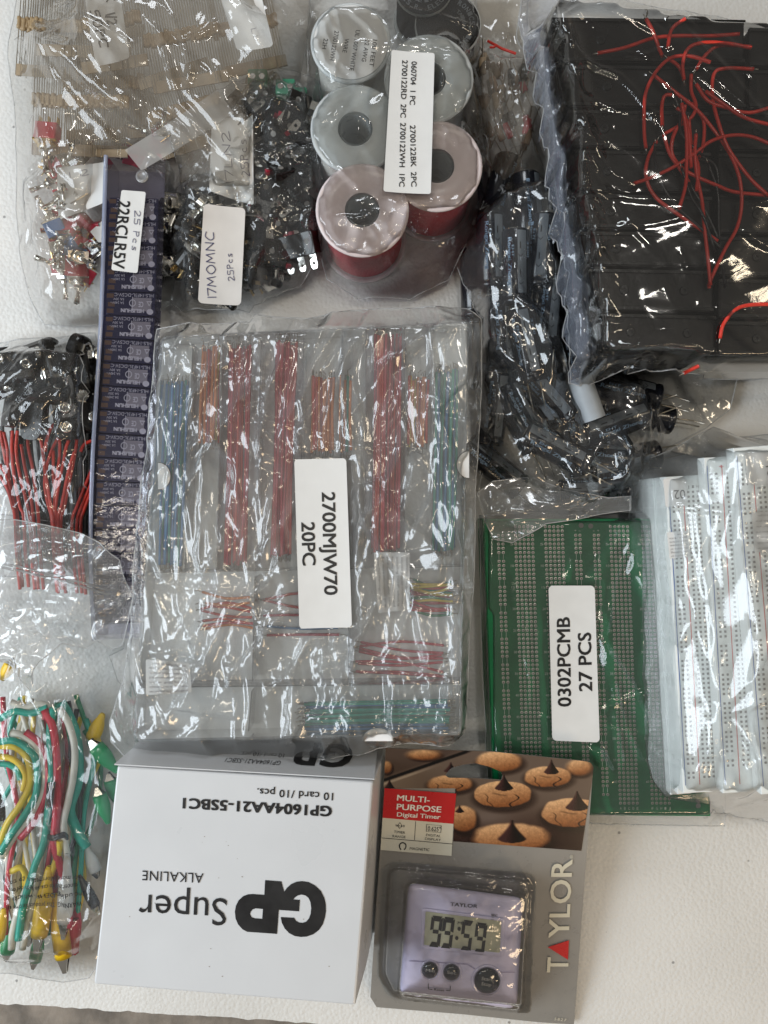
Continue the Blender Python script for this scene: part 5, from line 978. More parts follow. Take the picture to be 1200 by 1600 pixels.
# ================================================================ alligator clip leads
q6 = Zm(0, 1080, 3.478); ZA = .026
leads = [('whitew', 'white lead running down the middle to a white clip', [(320, 90), (370, 170), (405, 300), (400, 450), (370, 600), (345, 720), (355, 830), (366, 890)], 4.0, 0), ('yellow', 'yellow lead, outer turn of the bundle bend', [(0, 296), (80, 303), (140, 350), (165, 430), (160, 520), (110, 620), (40, 720), (0, 830)], 4, .001), ('teal', 'green lead bent next to the yellow one', [(0, 275), (70, 268), (135, 300), (185, 350), (205, 440), (195, 560), (130, 680), (60, 780), (0, 880)], 4, .002), ('whitew', 'white lead between the green and red turns', [(60, 225), (120, 240), (190, 290), (235, 370), (240, 480), (222, 580), (150, 700), (70, 800), (10, 900)], 4, 0), ('redk', 'red lead, widest turn of the bend', [(140, 220), (215, 280), (255, 360), (262, 480), (240, 600), (180, 720), (110, 800)], 4, 0),
 ('redk', 'red lead running straight down beside the black tag', [(240, 100), (285, 190), (305, 320), (312, 450), (312, 600), (295, 780), (300, 860), (340, 1000), (380, 1280)], 4.4, .002), ('teal', 'green lead passing under the black tag', [(290, 90), (272, 200), (275, 330), (282, 450), (262, 650), (240, 820), (190, 950), (130, 1150), (100, 1350)], 4.4, .001), ('whitew', 'white lead left of the yellow clips', [(260, 790), (190, 980), (120, 1130), (70, 1300), (62, 1400)], 4, 0), ('whitew', 'white lead ending behind the left yellow clip', [(215, 900), (190, 1100), (150, 1250), (122, 1400)], 4, -.002), ('yellow', 'yellow lead feeding the right yellow clip', [(325, 810), (318, 880), (290, 960), (275, 1000)], 3.6, .002), ('yellow', 'yellow lead dipping behind the caution print', [(60, 980), (120, 960), (150, 1060), (110, 1180), (70, 1280)], 3.6, -.003),
 ('yellow', 'inner yellow lead of the bend', [(0, 355), (60, 365), (110, 400), (140, 460), (125, 540)], 3.6, -.002), ('teal', 'small green inner turn at the left border', [(0, 395), (50, 400), (95, 430), (110, 480)], 3.4, -.003), ('teal', 'thick green lead behind the white one', [(330, 60), (380, 150), (420, 280), (425, 480), (380, 640), (420, 760), (470, 850)], 6, -.006), ('teal', 'green lead at the upper left of the clip bag', [(0, 150), (80, 110), (170, 120), (260, 90)], 4, -.002), ('whitew', 'white lead along the top of the clip bag', [(60, 60), (140, 90), (230, 70), (300, 110)], 4, -.004), ('redk', 'red lead hanging behind the white clip', [(395, 1240), (400, 1330), (395, 1420)], 7, -.006)]
for mt, lb, pl_, r_, dz in leads:
    V, F = tube(smoothp([P(*q6(*p), ZA+dz) for p in pl_], 5), r_*S*k(ZA)*1.4, 8); mk('clip_lead', V, F, M[mt], smooth=True, label=lb, cat='test lead')
def clip(a, b, w, mt, lb, z=ZA, jaw=True):
    A, B = P(*q6(*a), z), P(*q6(*b), z); d = (B-A); L_ = d.length; u = d.normalized(); t = thing('alligator_clip', lb, 'alligator clip', (A.x, A.y, z)); ww = w/3.478*S*k(z)/2
    # flattened sleeve, narrow at the lead end
    nx = Vector((-u.y, u.x, 0)); up = Vector((0, 0, 1)); V = []; F = []; n = 16; prof = [(0, .28), (.06, .42), (.2, .55), (.38, .82), (.6, 1.0), (.9, .98), (1.0, .92)]
    for s, f in prof:
        for i in range(n):
            an = 2*math.pi*i/n; V.append(A+u*(L_*s)+nx*(math.cos(an)*ww*f)+up*(math.sin(an)*ww*f*.72*(1+.25*s)))
    for j in range(len(prof)-1):
        for i in range(n): F.append((j*n+i, j*n+(i+1) % n, (j+1)*n+(i+1) % n, (j+1)*n+i))
    F.append(tuple(range(n))); m0 = len(V)
    for i in range(n): 
        an = 2*math.pi*i/n; V.append(A+u*(L_*.9)+nx*(math.cos(an)*ww*.78)+up*(math.sin(an)*ww*.5))
    F += [((len(prof)-1)*n+i, (len(prof)-1)*n+(i+1) % n, m0+(i+1) % n, m0+i) for i in range(n)]; F.append(tuple(m0+i for i in range(n))[::-1]); mk('insulating_sleeve', V, F, M[mt], t, smooth=True)
    if jaw:
        for s in (-1, 1):
            V = []; F = []
            for j, (f, wd) in enumerate([(.88, .7), (1.0, .62), (1.12, .40), (1.24, .22)]):
                c = A+u*(L_*f)+up*(s*ww*(.42-.10*j)); V += [c-nx*ww*wd, c+nx*ww*wd, c+nx*ww*wd+up*s*.0007, c-nx*ww*wd+up*s*.0007]
            for j in range(3):
                for i in range(4): F.append((j*4+i, j*4+(i+1) % 4, (j+1)*4+(i+1) % 4, (j+1)*4+i))
            F += [(0, 1, 2, 3), (12, 13, 14, 15)]; mk('jaw', V, F, M['steel'], t)
            for j in range(3): c = A+u*(L_*(1.02+.07*j)); V, F = box(c.x, c.y, z, .0008, ww*.9, ww*.5); mk('jaw_tooth', V, F, M['steel'], t)
clip((366, 880), (350, 1255), 84, 'sleevew', 'white sleeved alligator clip beside the box, jaws down', ZA+.002); clip((268, 950), (212, 1330), 96, 'sleevey', 'yellow sleeved alligator clip, left of the two large ones', ZA+.003); clip((300, 1100), (345, 1445), 96, 'sleevey', 'yellow sleeved alligator clip, right of the two and lower', ZA-.001)
clip((225, 1290), (190, 1465), 72, 'sleeveg', 'green sleeved clip tip peeking below the left yellow clip', ZA-.008); clip((640, 440), (520, 300), 90, 'sleeveg', 'green sleeved clip near the top right of the clip bag', ZA-.004); clip((590, 720), (540, 560), 80, 'sleeveg', 'green sleeved clip beside the box edge, second from top', ZA-.006)
clip((560, 120), (500, 260), 80, 'sleevey', 'yellow sleeved clip behind the film near the flat case corner', ZA-.010); clip((10, -60), (60, -150), 70, 'sleevey', 'yellow sleeved clip at the far left border of the bag', ZA+.002); clip((430, 1000), (520, 1170), 60, 'blk', 'black sleeved clip lying between the white clip and the box', ZA-.006); clip((420, 1150), (410, 1330), 60, 'sleever', 'red sleeved clip hidden behind the white one', ZA-.010); clip((0, 560), (6, 700), 50, 'blk', 'black sleeved clip at the left border', ZA-.006); clip((20, 1180), (-10, 1350), 70, 'sleevey', 'yellow sleeved clip cut by the left border low down', ZA-.004)
for (cx, cy, w_, h_) in ((272, 565, 48, 150),):
    mk('black_tag', [P(*q6(cx-w_/2, cy+h_/2), ZA+.006), P(*q6(cx+w_*.3, cy+h_/2-14), ZA+.006), P(*q6(cx+w_/2+8, cy-h_/2), ZA+.006), P(*q6(cx-w_*.4, cy-h_/2+6), ZA+.006)], [(0, 1, 2, 3)], M['blk'], label='small black band round the green lead', cat='band')
for i, yy in enumerate((778, 792)):
    V, F = tube(smoothp([P(*q6(250, yy), ZA), P(*q6(290, yy+14), ZA+.005), P(*q6(345, yy-4), ZA+.005), P(*q6(365, yy+10), ZA)], 4), .0009, 6); mk('twist_tie', V, F, M['blk'], smooth=True, label='black tie round the leads above the clips, '+('upper' if i == 0 else 'lower')+' strand', cat='tie')

r4 = random.Random(44)
for i in range(26):
    x_ = r4.uniform(0, 150); mt = r4.choice(['teal', 'teal', 'whitew', 'redk', 'yellow', 'blkw', 'green']); z_ = r4.uniform(.006, .016); nm_ = dict(teal='green', whitew='white', redk='dark red', yellow='yellow', blkw='black', green='bright green')[mt]
    pts = [P(x_+r4.uniform(-10, 10), 1085+r4.uniform(0, 60), z_), P(x_+r4.uniform(-30, 30), 1180, z_+.003), P(x_+r4.uniform(-25, 25), 1270, z_), P(x_*.9+r4.uniform(-20, 20), 1370, z_+.002), P(x_*.85+r4.uniform(-10, 10), 1460, z_)]
    V, F = tube(smoothp(pts, 5), .00135, 7); mk('clip_lead', V, F, M[mt], smooth=True, label=nm_+' test lead low in the pile at the bottom of the zip bag', cat='test lead', group=nm_+' test leads low in the pile')
clip((60, 1250), (40, 1420), 80, 'sleeveg', 'green sleeved clip low at the left among the white leads', ZA-.014); clip((470, 850), (520, 980), 70, 'sleevew', 'grey white clip between the white clip and the box', ZA-.012); clip((110, 1180), (150, 1340), 80, 'sleevew', 'white sleeved clip low in the pile left of the yellow ones', ZA-.014); clip((640, 620), (600, 480), 80, 'sleeveg', 'deep green sleeved clip between the two green ones', ZA-.012)
# ================================================================ loose parts in the upper left bags
def resistor_strip(cx, cy, z, n, pitch, L, an, lab, col='res'):
    c = P(cx, cy, z); t = thing('resistor_strip', lab, 'resistor strip', (0, 0, 0), 'taped resistor strips in the upper left bag'); first = None
    for i in range(n):
        x = (i-n/2)*pitch; y = 0; dz = rg.uniform(-.0006, .0006)
        if first is None:
            m = MB(); V, F = tube([(0, -L/2, 0), (0, 0, 0), (0, L/2, 0)], .0003, 4, False); m.add(V, F, 0); V, F = lathe([(.0005, -.0031), (.0012, -.0029), (.0013, -.0018), (.00105, -.0012), (.00105, .0012), (.0013, .0018), (.0012, .0029), (.0005, .0031)], 8, c=(0, 0, 0), axis='y'); m.add(V, F, 1); first = m.build('resistor', [M['lead'], M[col]], t, smooth=True); o = first
        else: o = first.copy(); COL.objects.link(o); o.parent = t
        o.location = (x, rg.uniform(-.001, .001), dz)
    for s in (-1, 1): V, F = box(0, s*(L/2-.003), 0, n*pitch, .006, .0009); mk('paper_tape', V, F, M['tan'], t)
    t.location = c; t.rotation_euler = (0, 0, math.radians(an)); return t
resistor_strip(128, 158, .018, 40, .00125, .058, -2, 'tan resistor strip at the left of the bag, leads upright'); resistor_strip(165, 130, .012, 34, .0013, .060, 3, 'tan resistor strip deeper down beside the slip marked 50PC'); resistor_strip(170, 34, .028, 26, .0013, .050, 8, 'tan resistor strip under the slip marked 50PC')
resistor_strip(285, 55, .025, 30, .0013, .055, 10, 'tan resistor strip between the two paper slips'); resistor_strip(385, 40, .018, 26, .0013, .050, 12, 'tan resistor strip under the blank looking slip'); resistor_strip(290, 170, .014, 30, .0013, .045, 18, 'tan resistor strip below the middle one'); resistor_strip(80, 40, .014, 26, .0013, .055, -4, 'tan resistor strip in the upper left corner')
def toggle_proto():
    t = thing('toggle_switch', 'x', 'toggle switch', (0, 0, 0)); V, F = prism(rrect(0, 0, .0100, .006, .0006, 2), 0, .0075, .0004); mk('switch_body', V, F, M['switchr'], t)
    V, F = box(0, 0, .0079, .0105, .0056, .0008); mk('cover_plate', V, F, M['steel'], t); V, F = lathe([(.0028, .0083), (.0028, .0090), (.0025, .0093), (.0028, .0099), (.0025, .0105), (.0028, .0111), (.0025, .0117), (.0026, .0128)], 14); mk('threaded_bushing', V, F, M['steel'], t); V, F = lathe([(.0040, .0086), (.0040, .0104)], 6); mk('hex_nut', V, F, M['steel'], t)
    V, F = tube([(0, 0, .0125), (.0008, 0, .0165), (.0018, 0, .0215)], [.0011, .0012, .0016], 10); mk('lever', V, F, M['steel'], t, smooth=True)
    for i in (-1, 0, 1): V, F = box(i*.0040, 0, -.0018, .0005, .0022, .0038); mk('terminal', V, F, M['brass'], t)
    return t
def moment_proto():
    t = thing('push_switch', 'x', 'push switch', (0, 0, 0)); V, F = lathe([(.0055, 0), (.0058, .0006), (.0058, .0085), (.0050, .0092)], 20); mk('switch_body', V, F, M['blk'], t, smooth=False)
    pr_ = []; 
    for i in range(7): pr_ += [(.0036, .0092+i*.0009), (.0033, .0092+i*.0009+.00045)]
    V, F = lathe(pr_, 16); mk('threaded_bushing', V, F, M['steel'], t); V, F = lathe([(.0058, .0098), (.0060, .0104), (.0060, .0116), (.0056, .0120)], 6); mk('hex_nut', V, F, M['steel'], t); V, F = lathe([(.0022, .0150), (.0022, .0185), (.0016, .0192), (.0006, .0194)], 14); mk('push_button', V, F, M['blk'], t, smooth=True)
    for s in (-1, 1): V, F = box(s*.0028, 0, -.0026, .0006, .0024, .0052); mk('solder_tab', V, F, M['brass'], t)
    return t
def tab_mesh(m, x, z0, w=.0038, L=.0075, th=.0005):
    # flat blade with a round hole
    out_ = [(-w/2, 0), (w/2, 0), (w/2, L*.8), (w*.3, L), (-w*.3, L), (-w/2, L*.8)]; hl = [(.0009*math.cos(a), L*.62+.0009*math.sin(a)) for a in np.linspace(0, 2*math.pi, 9)[:-1]]
    V, F = fillpoly([out_, hl], lambda a, b: (x+a, b, z0)); n = len(V); return V, F
def limit_proto():
    t = thing('snap_switch', 'x', 'snap switch', (0, 0, 0)); V, F = prism(rrect(0, 0, .0205, .0115, .0008, 2), 0, .0068, .0005); mk('switch_body', V, F, M['blk'], t)
    for x in (-.007, .0, .007): 
        V, F = tab_mesh(None, x, .0045); V = [(a, b+.0055, c) for a, b, c in V]; n = len(V); V2 = V+[(a, b, c-.0005) for a, b, c in V]; mk('blade_terminal', V2, F+[tuple(i+n for i in f[::-1]) for f in F], M['steel'], t)
    for x in (-.0065, .0065): V, F = lathe([(.0014, 0), (.0014, .0001)], 12, c=(x, -.001, .0069)); mk('fixing_hole', V, F, M['slot'], t)
    V, F = box(.003, -.0066, .0034, .0022, .0020, .0026); mk('plunger', V, F, M['switchr'], t)
    return t
tog, mom, lim = toggle_proto(), moment_proto(), limit_proto(); used_ = set()
def scatter(proto, poly, n, zr, lab, grp_, seed, flat_=False, recol=None):
    r2 = random.Random(seed); xs = [p[0] for p in poly]; ys = [p[1] for p in poly]; c = 0
    while c < n:
        x_, y_ = r2.uniform(min(xs), max(xs)), r2.uniform(min(ys), max(ys))
        if not inpoly(np.array([x_]), np.array([y_]), poly)[0]: continue
        z_ = r2.uniform(*zr); o = proto if proto.name not in used_ else copy_tree(proto); used_.add(proto.name); o['label'] = lab; o['group'] = grp_; p = P(x_, y_, z_); o.location = (p.x, p.y, z_)
        o.rotation_euler = (r2.uniform(-.5, .5), r2.uniform(-.5, .5), r2.uniform(0, 6.3)) if flat_ else (r2.uniform(.6, 2.2)*r2.choice((-1, 1)), r2.uniform(-.6, .6), r2.uniform(0, 6.3)); c += 1
        if recol and r2.random() < .3:
            for ch in o.children:
                if ch.name.startswith('switch_body'): ch.material_slots[0].link = 'OBJECT'; ch.material_slots[0].material = M[recol]
scatter(tog, [(92, 352), (150, 340), (154, 465), (120, 475), (92, 440)], 20, (.007, .020), 'small metal toggle switch in the bag left of the violet tube', 'toggle switches left of the violet tube', 11, recol='switchb')
scatter(tog, [(72, 240), (150, 238), (160, 285), (90, 325), (72, 300)], 9, (.007, .018), 'small red bodied toggle switch below the left resistor strip', 'toggle switches below the left resistor strip', 12, recol='blk')
scatter(tog, [(180, 215), (260, 190), (270, 235), (200, 262)], 5, (.006, .012), 'small red bodied toggle switch beside the folded paper header', 'toggle switches beside the paper header', 13)
scatter(mom, [(288, 300), (335, 285), (395, 330), (405, 440), (380, 470), (290, 472), (282, 400)], 30, (.006, .024), 'black push switch with bright nut in the heap under the sticker 17MOMNC', 'push switches under the handwritten sticker', 14)
scatter(lim, [(375, 150), (470, 130), (488, 250), (486, 400), (430, 420), (400, 330), (392, 230)], 26, (.006, .024), 'black snap switch with blade terminals left of the spools', 'snap switches left of the wire spools', 15, True)
g_ = toggle_proto(); g_['label'] = 'gold plated toggle switch shining at the left of the bag'; g_.location = P(76, 196, .024); g_.rotation_euler = (math.radians(84), 0, math.radians(-5)); g_.scale = (1.15,)*3; g_.children[1].material_slots[0].link = 'OBJECT'; g_.children[1].material_slots[0].material = M['brass']
g_.children[0].material_slots[0].link = 'OBJECT'; g_.children[0].material_slots[0].material = M['brass']
for i, (x_, y_, an) in enumerate([(405, 130, 20), (448, 145, 60), (466, 158, 10)]):
    t = thing('terminal_block', 'small green screw terminal block, '+['left', 'middle', 'right'][i]+' one above the snap switches', 'terminal block', P(x_, y_, .020)); c = P(x_, y_, .020); V, F = prism(rrect(c.x, c.y, .010, .008, .0008, 2), .020, .0265, .0005); mk('block_body', V, F, M['teald'], t)
    for s in (-1, 1): V, F = lathe([(.0015, 0), (.0015, .0004), (.0004, .0003)], 12, c=(c.x+s*.0024, c.y, .0266)); mk('screw', V, F, M['steel'], t)
# paper slips seen through the bags
o, zf = sticker('paper_slip', [(130, -24), (186, -26), (204, 92), (151, 105)], .036, None, r=.1, bend=.001, label='paper slip marked 50PC and 1/2 in marker, at the top left'); o['category'] = 'paper slip'
hand('50PC', (141, 18), (157, 76), 13, zf, M['ink'], o, w=.15); hand('1/2', (165, 20), (170, 42), 14, zf, M['ink'], o, w=.15); hand('K', (166, -6), (167, 4), 13, zf, M['ink'], o, w=.15)
o, zf = sticker('paper_slip', [(338, -24), (404, -24), (428, 74), (371, 81)], .036, None, r=.1, bend=.001, label='blank looking paper slip with a faint pen stroke near the top edge'); o['category'] = 'paper slip'; hand('LI', (392, 46), (396, 60), 8, zf, M['pen'], o, w=.06)
o, zf = sticker('paper_slip', [(332, 188), (396, 180), (397, 322), (328, 300)], .030, None, r=.04, bend=.0015, label='paper slip with 25Pcs in pen above the sticker 17MOMNC'); o['category'] = 'paper slip'
hand('25Pcs', (390, 275), (384, 215), 12, zf, M['pen'], o, w=.08); hand('17LN2', (366, 292), (358, 205), 12, zf, M['pen'], o, w=.08)
o, zf = sticker('paper_header', [(196, 236), (340, 142), (366, 178), (222, 268)], .032, None, 'stripfilm', r=.04, bend=.001, label='blank folded paper header lying aslant across the bag, stapled'); o['category'] = 'paper header'; mk('staple', *tube([P(251, 222, .0335), P(262, 213, .0335), P(274, 205, .0335)], .0003, 4), M['lead'], o)
o, zf = sticker('paper_header', [(90, 262), (166, 254), (162, 318), (92, 344)], .022, None, r=.04, bend=.0005, label='paper header with faint pen strokes left of the violet tube top'); o['category'] = 'paper header'; hand('11 12', (97, 281), (140, 273), 9, zf, M['pen'], o, w=.07); mk('staple', *tube([P(110, 318, .0235), P(124, 310, .0235), P(137, 302, .0235)], .0003, 4), M['lead'], o)
o, zf = sticker('paper_slip', [(141, 362), (160, 345), (166, 386), (158, 384)], .020, None, r=.04, label='small corner of white paper poking out left of the tube sticker'); o['category'] = 'paper slip'
# component leads in the bag right of the spools
r2 = random.Random(8)
for i in range(34):
    x_, y_ = r2.uniform(742, 826), r2.uniform(95, 225); z_ = r2.uniform(.006, .020); an = math.radians(90+r2.uniform(-28, 28)); L_ = r2.uniform(.012, .022); c = P(x_, y_, z_); t = thing('diode', 'x', 'diode', c); col_ = r2.choice(['blk', 'blk', 'brown', 'yellow', 'redk']) if x_ > 790 else r2.choice(['blk', 'brown', 'brown', 'tan'])
    nm_ = dict(blk='black', brown='brown', yellow='yellow', redk='dark red', tan='tan')[col_]; t['label'] = nm_+' bodied long leaded component in the bag right of the spools'; t['group'] = nm_+' long leaded components right of the spools'
    d = Vector((math.cos(an), math.sin(an), r2.uniform(-.1, .1))); V, F = tube([c-d*L_, c, c+d*L_], .00035, 4); mk('lead', V, F, M['lead'], t); V, F = tube([c-d*.0042, c-d*.0038, c+d*.0038, c+d*.0042], [.0008, .0019, .0019, .0008], 9); mk('component_body', V, F, M[col_], t, smooth=True)
for i, (a, b) in enumerate([((762, 64), (806, 84)), ((766, 74), (776, 70))]): V, F = tube([P(*a, .02), P((a[0]+b[0])/2, (a[1]+b[1])/2+2, .021), P(*b, .02)], .0007, 5); mk('red_wire', V, F, M['red'], smooth=True, label='short red wire at the top of the component bag, '+('long' if i == 0 else 'tiny')+' piece', cat='wire')
# ================================================================ the bags themselves
def rnd_ridges(n, box_, seed, ang, sp, hh=(.001, .003), LL=(40, 160), z=None, w=(.0006, .0016)):
    r3 = random.Random(seed); out_ = []
    for i in range(n):
        x_, y_ = r3.uniform(box_[0], box_[2]), r3.uniform(box_[1], box_[3]); a = math.radians(ang+r3.gauss(0, sp)); L_ = r3.uniform(*LL); c1 = r3.uniform(-.15, .15)*L_
        dx, dy = math.cos(a), math.sin(a); pts = [(x_-dx*L_/2, y_-dy*L_/2), (x_-dy*c1, y_+dx*c1), (x_+dx*L_/2, y_+dy*L_/2)]
        if z: pts = [(*p, z) for p in pts]
        out_.append((pts, r3.uniform(*hh), r3.uniform(*w)))
    return out_
# circuit board bag
PB = film('circuit_board_bag', [(748, 806), (850, 798), (985, 800), (1108, 800), (1128, 1010), (1132, 1290), (1000, 1287), (880, 1280), (764, 1283), (752, 1050)], .012, [(pts0, ZP)], M['film'], 'thin clear bag round the green circuit boards, white sticker 0302PCMB on it', amp=.45, L=.025, seed=21, bias=.2, nf=34, fold=95, nb=6, bigh=.5, flats=[([(855, 915), (929, 915), (938, 1160), (862, 1158)], ZP)],
  ridges=[([(765, 1098), (850, 1112), (985, 1132), (1110, 1140)], .0009, .0006), ([(785, 860), (812, 960), (818, 1060), (812, 1110)], .0013, .0008), ([(790, 900), (806, 1000), (822, 1060)], .001, .0008), ([(935, 1040), (965, 1130), (985, 1180)], .0012, .0008), ([(930, 1180), (935, 1240), (950, 1270)], .0012, .0008)])
o, zf = sticker('code_sticker', [(857, 915), (929, 915), (937, 1160), (863, 1157)], ZP+.0030, PB.o, r=.09, label='white sticker reading 0302PCMB 27 PCS')
text('0302PCMB', (892, 1104), (890, 964), 20, zf, M['ink'], o, .018, name='sticker_lettering'); text('27 PCS', (925, 1080), (923, 988), 20, zf, M['ink'], o, .018, name='sticker_lettering')
# breadboard bag
BR_SUP = [([(1040, 745), (1262, 740), (1262, 1240), (1068, 1240)], .051), ([(1100, 715), (1300, 715), (1310, 1240), (1130, 1240)], .060), ([(1146, 700), (1340, 700), (1365, 1242), (1190, 1242)], .069)]
BB_ = film('breadboard_bag', [(980, 745), (1000, 722), (1050, 700), (1085, 680), (1112, 668), (1145, 684), (1210, 680), (1385, 680), (1400, 1290), (1215, 1285), (1120, 1268), (1040, 1256), (1000, 1252), (986, 1235), (984, 1180), (978, 1000)], .012, BR_SUP, M['filmmilk'], 'clear glossy bag tightly wrapped round the white breadboards', amp=.8, L=.022, seed=31, bias=.15, nf=50, fold=84, nb=4, bigh=.7,
  ridges=[([(1010, 780), (1030, 950), (1062, 1085)], .0025, .0012), ([(1020, 760), (1045, 900), (1066, 1085)], .002, .001), ([(1062, 1085), (1100, 1020), (1160, 900)], .002, .001), ([(1064, 1087), (1130, 1040), (1180, 1000)], .0015, .001), ([(1062, 1090), (1040, 1150), (1025, 1210)], .0025, .0013), ([(1066, 1090), (1090, 1150), (1110, 1220)], .0025, .0013), ([(1080, 1080), (1120, 1160), (1150, 1230)], .002, .0012), ([(1100, 830), (1130, 850), (1150, 890)], .003, .0015), ([(1090, 690), (1080, 780), (1078, 830), (1140, 900), (1145, 960)], .002, .0012), ([(1110, 672), (1140, 740), (1150, 820)], .002, .0012)]+rnd_ridges(14, (1000, 1120, 1180, 1240), 5, 60, 30, LL=(30, 90))+rnd_ridges(10, (990, 700, 1180, 1100), 6, 85, 8, LL=(80, 220)))
# snap switch and push switch bag
SW = film('switch_bag', [(268, 300), (300, 240), (328, 150), (400, 118), (470, 116), (500, 130), (503, 300), (505, 410), (470, 452), (420, 470), (392, 492), (292, 492), (262, 470), (258, 380)], .006, [([(285, 300), (335, 285), (400, 330), (405, 440), (380, 470), (290, 472)], .030), ([(375, 150), (475, 128), (492, 250), (488, 400), (430, 420), (400, 330)], .028), ([(395, 125), (475, 140), (475, 165), (395, 150)], .027)], M['film'], 'thin clear bag of black push and snap switches, handwritten sticker 17MOMNC', amp=1.1, L=.016, n=12, seed=41, nf=80, nb=14, flats=[([(316, 318), (384, 320), (378, 478), (310, 474)], .033)], ridges=rnd_ridges(22, (280, 140, 490, 460), 9, 50, 50, LL=(30, 110)))
o, zf = sticker('pen_sticker', [(319, 319), (384, 326), (377, 478), (310, 474)], .0335, SW.o, 'paperold', r=.1, label='white sticker reading 17MOMNC 25Pcs in pen', bend=.0008)
hand('17MOMNC', (338, 470), (334, 362), 13, zf, M['pen'], o, w=.09); hand('25Pcs', (366, 438), (362, 394), 9.5, zf, M['pen'], o, w=.09)
# big upper left bag
TL_SUP = [([(50, 80), (215, 80), (215, 235), (50, 235)], .022), ([(115, -20), (225, -20), (235, 95), (125, 95)], .038), ([(240, -20), (430, -20), (440, 85), (250, 140)], .034), ([(60, 240), (165, 240), (165, 300), (60, 330)], .024), ([(60, 340), (150, 330), (158, 480), (62, 470)], .024), ([(196, 236), (340, 142), (366, 178), (222, 268)], .034), ([(332, 188), (396, 180), (397, 322), (328, 300)], .0325), ([(60, 170), (95, 170), (95, 225), (60, 225)], .030)]
TLB = film('parts_bag', [(30, -20), (18, 60), (14, 95), (26, 180), (30, 260), (28, 330), (34, 400), (50, 470), (72, 508), (120, 512), (200, 505), (262, 498), (285, 400), (300, 318), (405, 330), (420, 240), (470, 130), (486, 40), (484, -20)], .004, TL_SUP, M['filmwarm'], 'large hazy bag of resistors and toggle switches filling the upper left corner', amp=.9, L=.022, n=11, seed=51, nf=120, fold=130, nb=30, caps=[([(160, 246), (285, 246), (285, 520), (150, 520)], TZ-.0008)],
  ridges=[([(20, 75, .03), (100, 110, .034), (180, 165, .036), (240, 212, .036)], .006, .012), ([(60, 250, .02), (110, 246, .026), (165, 250, .026)], .004, .007), ([(35, 380, .02), (90, 385, .026), (125, 400, .024)], .004, .007), ([(20, 60, .03), (80, 85, .03), (150, 130, .035), (245, 215, .036)], .004, .003), ([(18, 90, .03), (60, 90, .03), (110, 110, .03), (170, 160, .034), (245, 218, .036)], .0035, .002), ([(160, 92, .04), (215, 155, .038), (265, 235, .036)], .0018, .0007), ([(262, 155, .036), (300, 195, .036), (328, 262, .035)], .0022, .0007), ([(425, 60, .035), (395, 140, .035), (360, 180, .035)], .002, .0007), ([(40, 270, .02), (90, 240, .028), (165, 238, .028)], .003, .0014), ([(30, 400, .01), (50, 320, .02), (90, 260, .02)], .003, .002)]+rnd_ridges(26, (40, 0, 460, 480), 12, 50, 50, LL=(40, 140), hh=(.0008, .0022)))
# spool bag
SPB = film('spool_bag', [(484, -20), (480, 60), (485, 200), (484, 290), (494, 380), (512, 440), (560, 470), (640, 470), (700, 440), (735, 370), (762, 300), (764, 230), (748, 120), (742, -20)], .006, [((555, 201, 70), .047), ((670, 123, 70), .047), ((683, 259, 71), .047), ((566, 328, 73), .0485), ((548, 66, 63), .0474), ((700, 38, 52), .031), ((662, -22, 46), .034)], M['film'], 'clear bag holding the wire spools under a long white sticker', amp=.4, L=.026, n=8, seed=61, nf=40, nb=8, bigh=.6, flats=[([(611, 79), (680, 82), (674, 304), (599, 301)], .051)],
  ridges=[([(497, 40, .045), (520, 90, .048), (560, 130, .048)], .001, .0008), ([(492, 200, .045), (530, 180, .048), (590, 120, .048)], .001, .0008), ([(500, 240, .045), (540, 280, .048), (560, 300, .048)], .0012, .0008), ([(650, 400, .03), (690, 330, .047)], .002, .001), ([(690, 425, .01), (700, 370, .02), (730, 330, .03)], .003, .001), ([(560, 420, .02), (600, 440, .01)], .003, .002), ([(596, 30, .04), (612, 80, .048), (640, 20, .045)], .0015, .0008)]+rnd_ridges(12, (500, 380, 720, 460), 14, 100, 40, LL=(30, 90)))
o, zf = sticker('code_sticker', [(612, 79), (679, 84), (673, 304), (599, 300)], .0515, SPB.o, r=.05, label='long white sticker with four typed part codes', bend=.0006)
text('060704  1 PC', (643, 96), (640, 164), 8.2, zf, M['ink'], o, .012, name='sticker_lettering'); text('2700122BK  2PC', (640.5, 196), (642.5, 292), 8.2, zf, M['ink'], o, .012, name='sticker_lettering')
text('2700122RD  2PC', (628.5, 94), (625.5, 184), 8.2, zf, M['ink'], o, .012, name='sticker_lettering'); text('2700122WH  1PC', (625.5, 192), (623.5, 292), 8.2, zf, M['ink'], o, .012, name='sticker_lettering')
# component bag
CB = film('component_bag', [(742, -20), (826, -20), (820, 60), (838, 150), (850, 230), (856, 330), (800, 330), (765, 290), (752, 240), (738, 160)], .004, [([(745, 90), (825, 90), (835, 225), (755, 235)], .024)], M['filmwarm'], 'hazy bag of long leaded components between the spools and the big black bag', amp=1., L=.014, seed=71, nf=50, fold=100, ridges=rnd_ridges(16, (745, 60, 835, 240), 16, 80, 25, LL=(40, 120), hh=(.001, .003)))
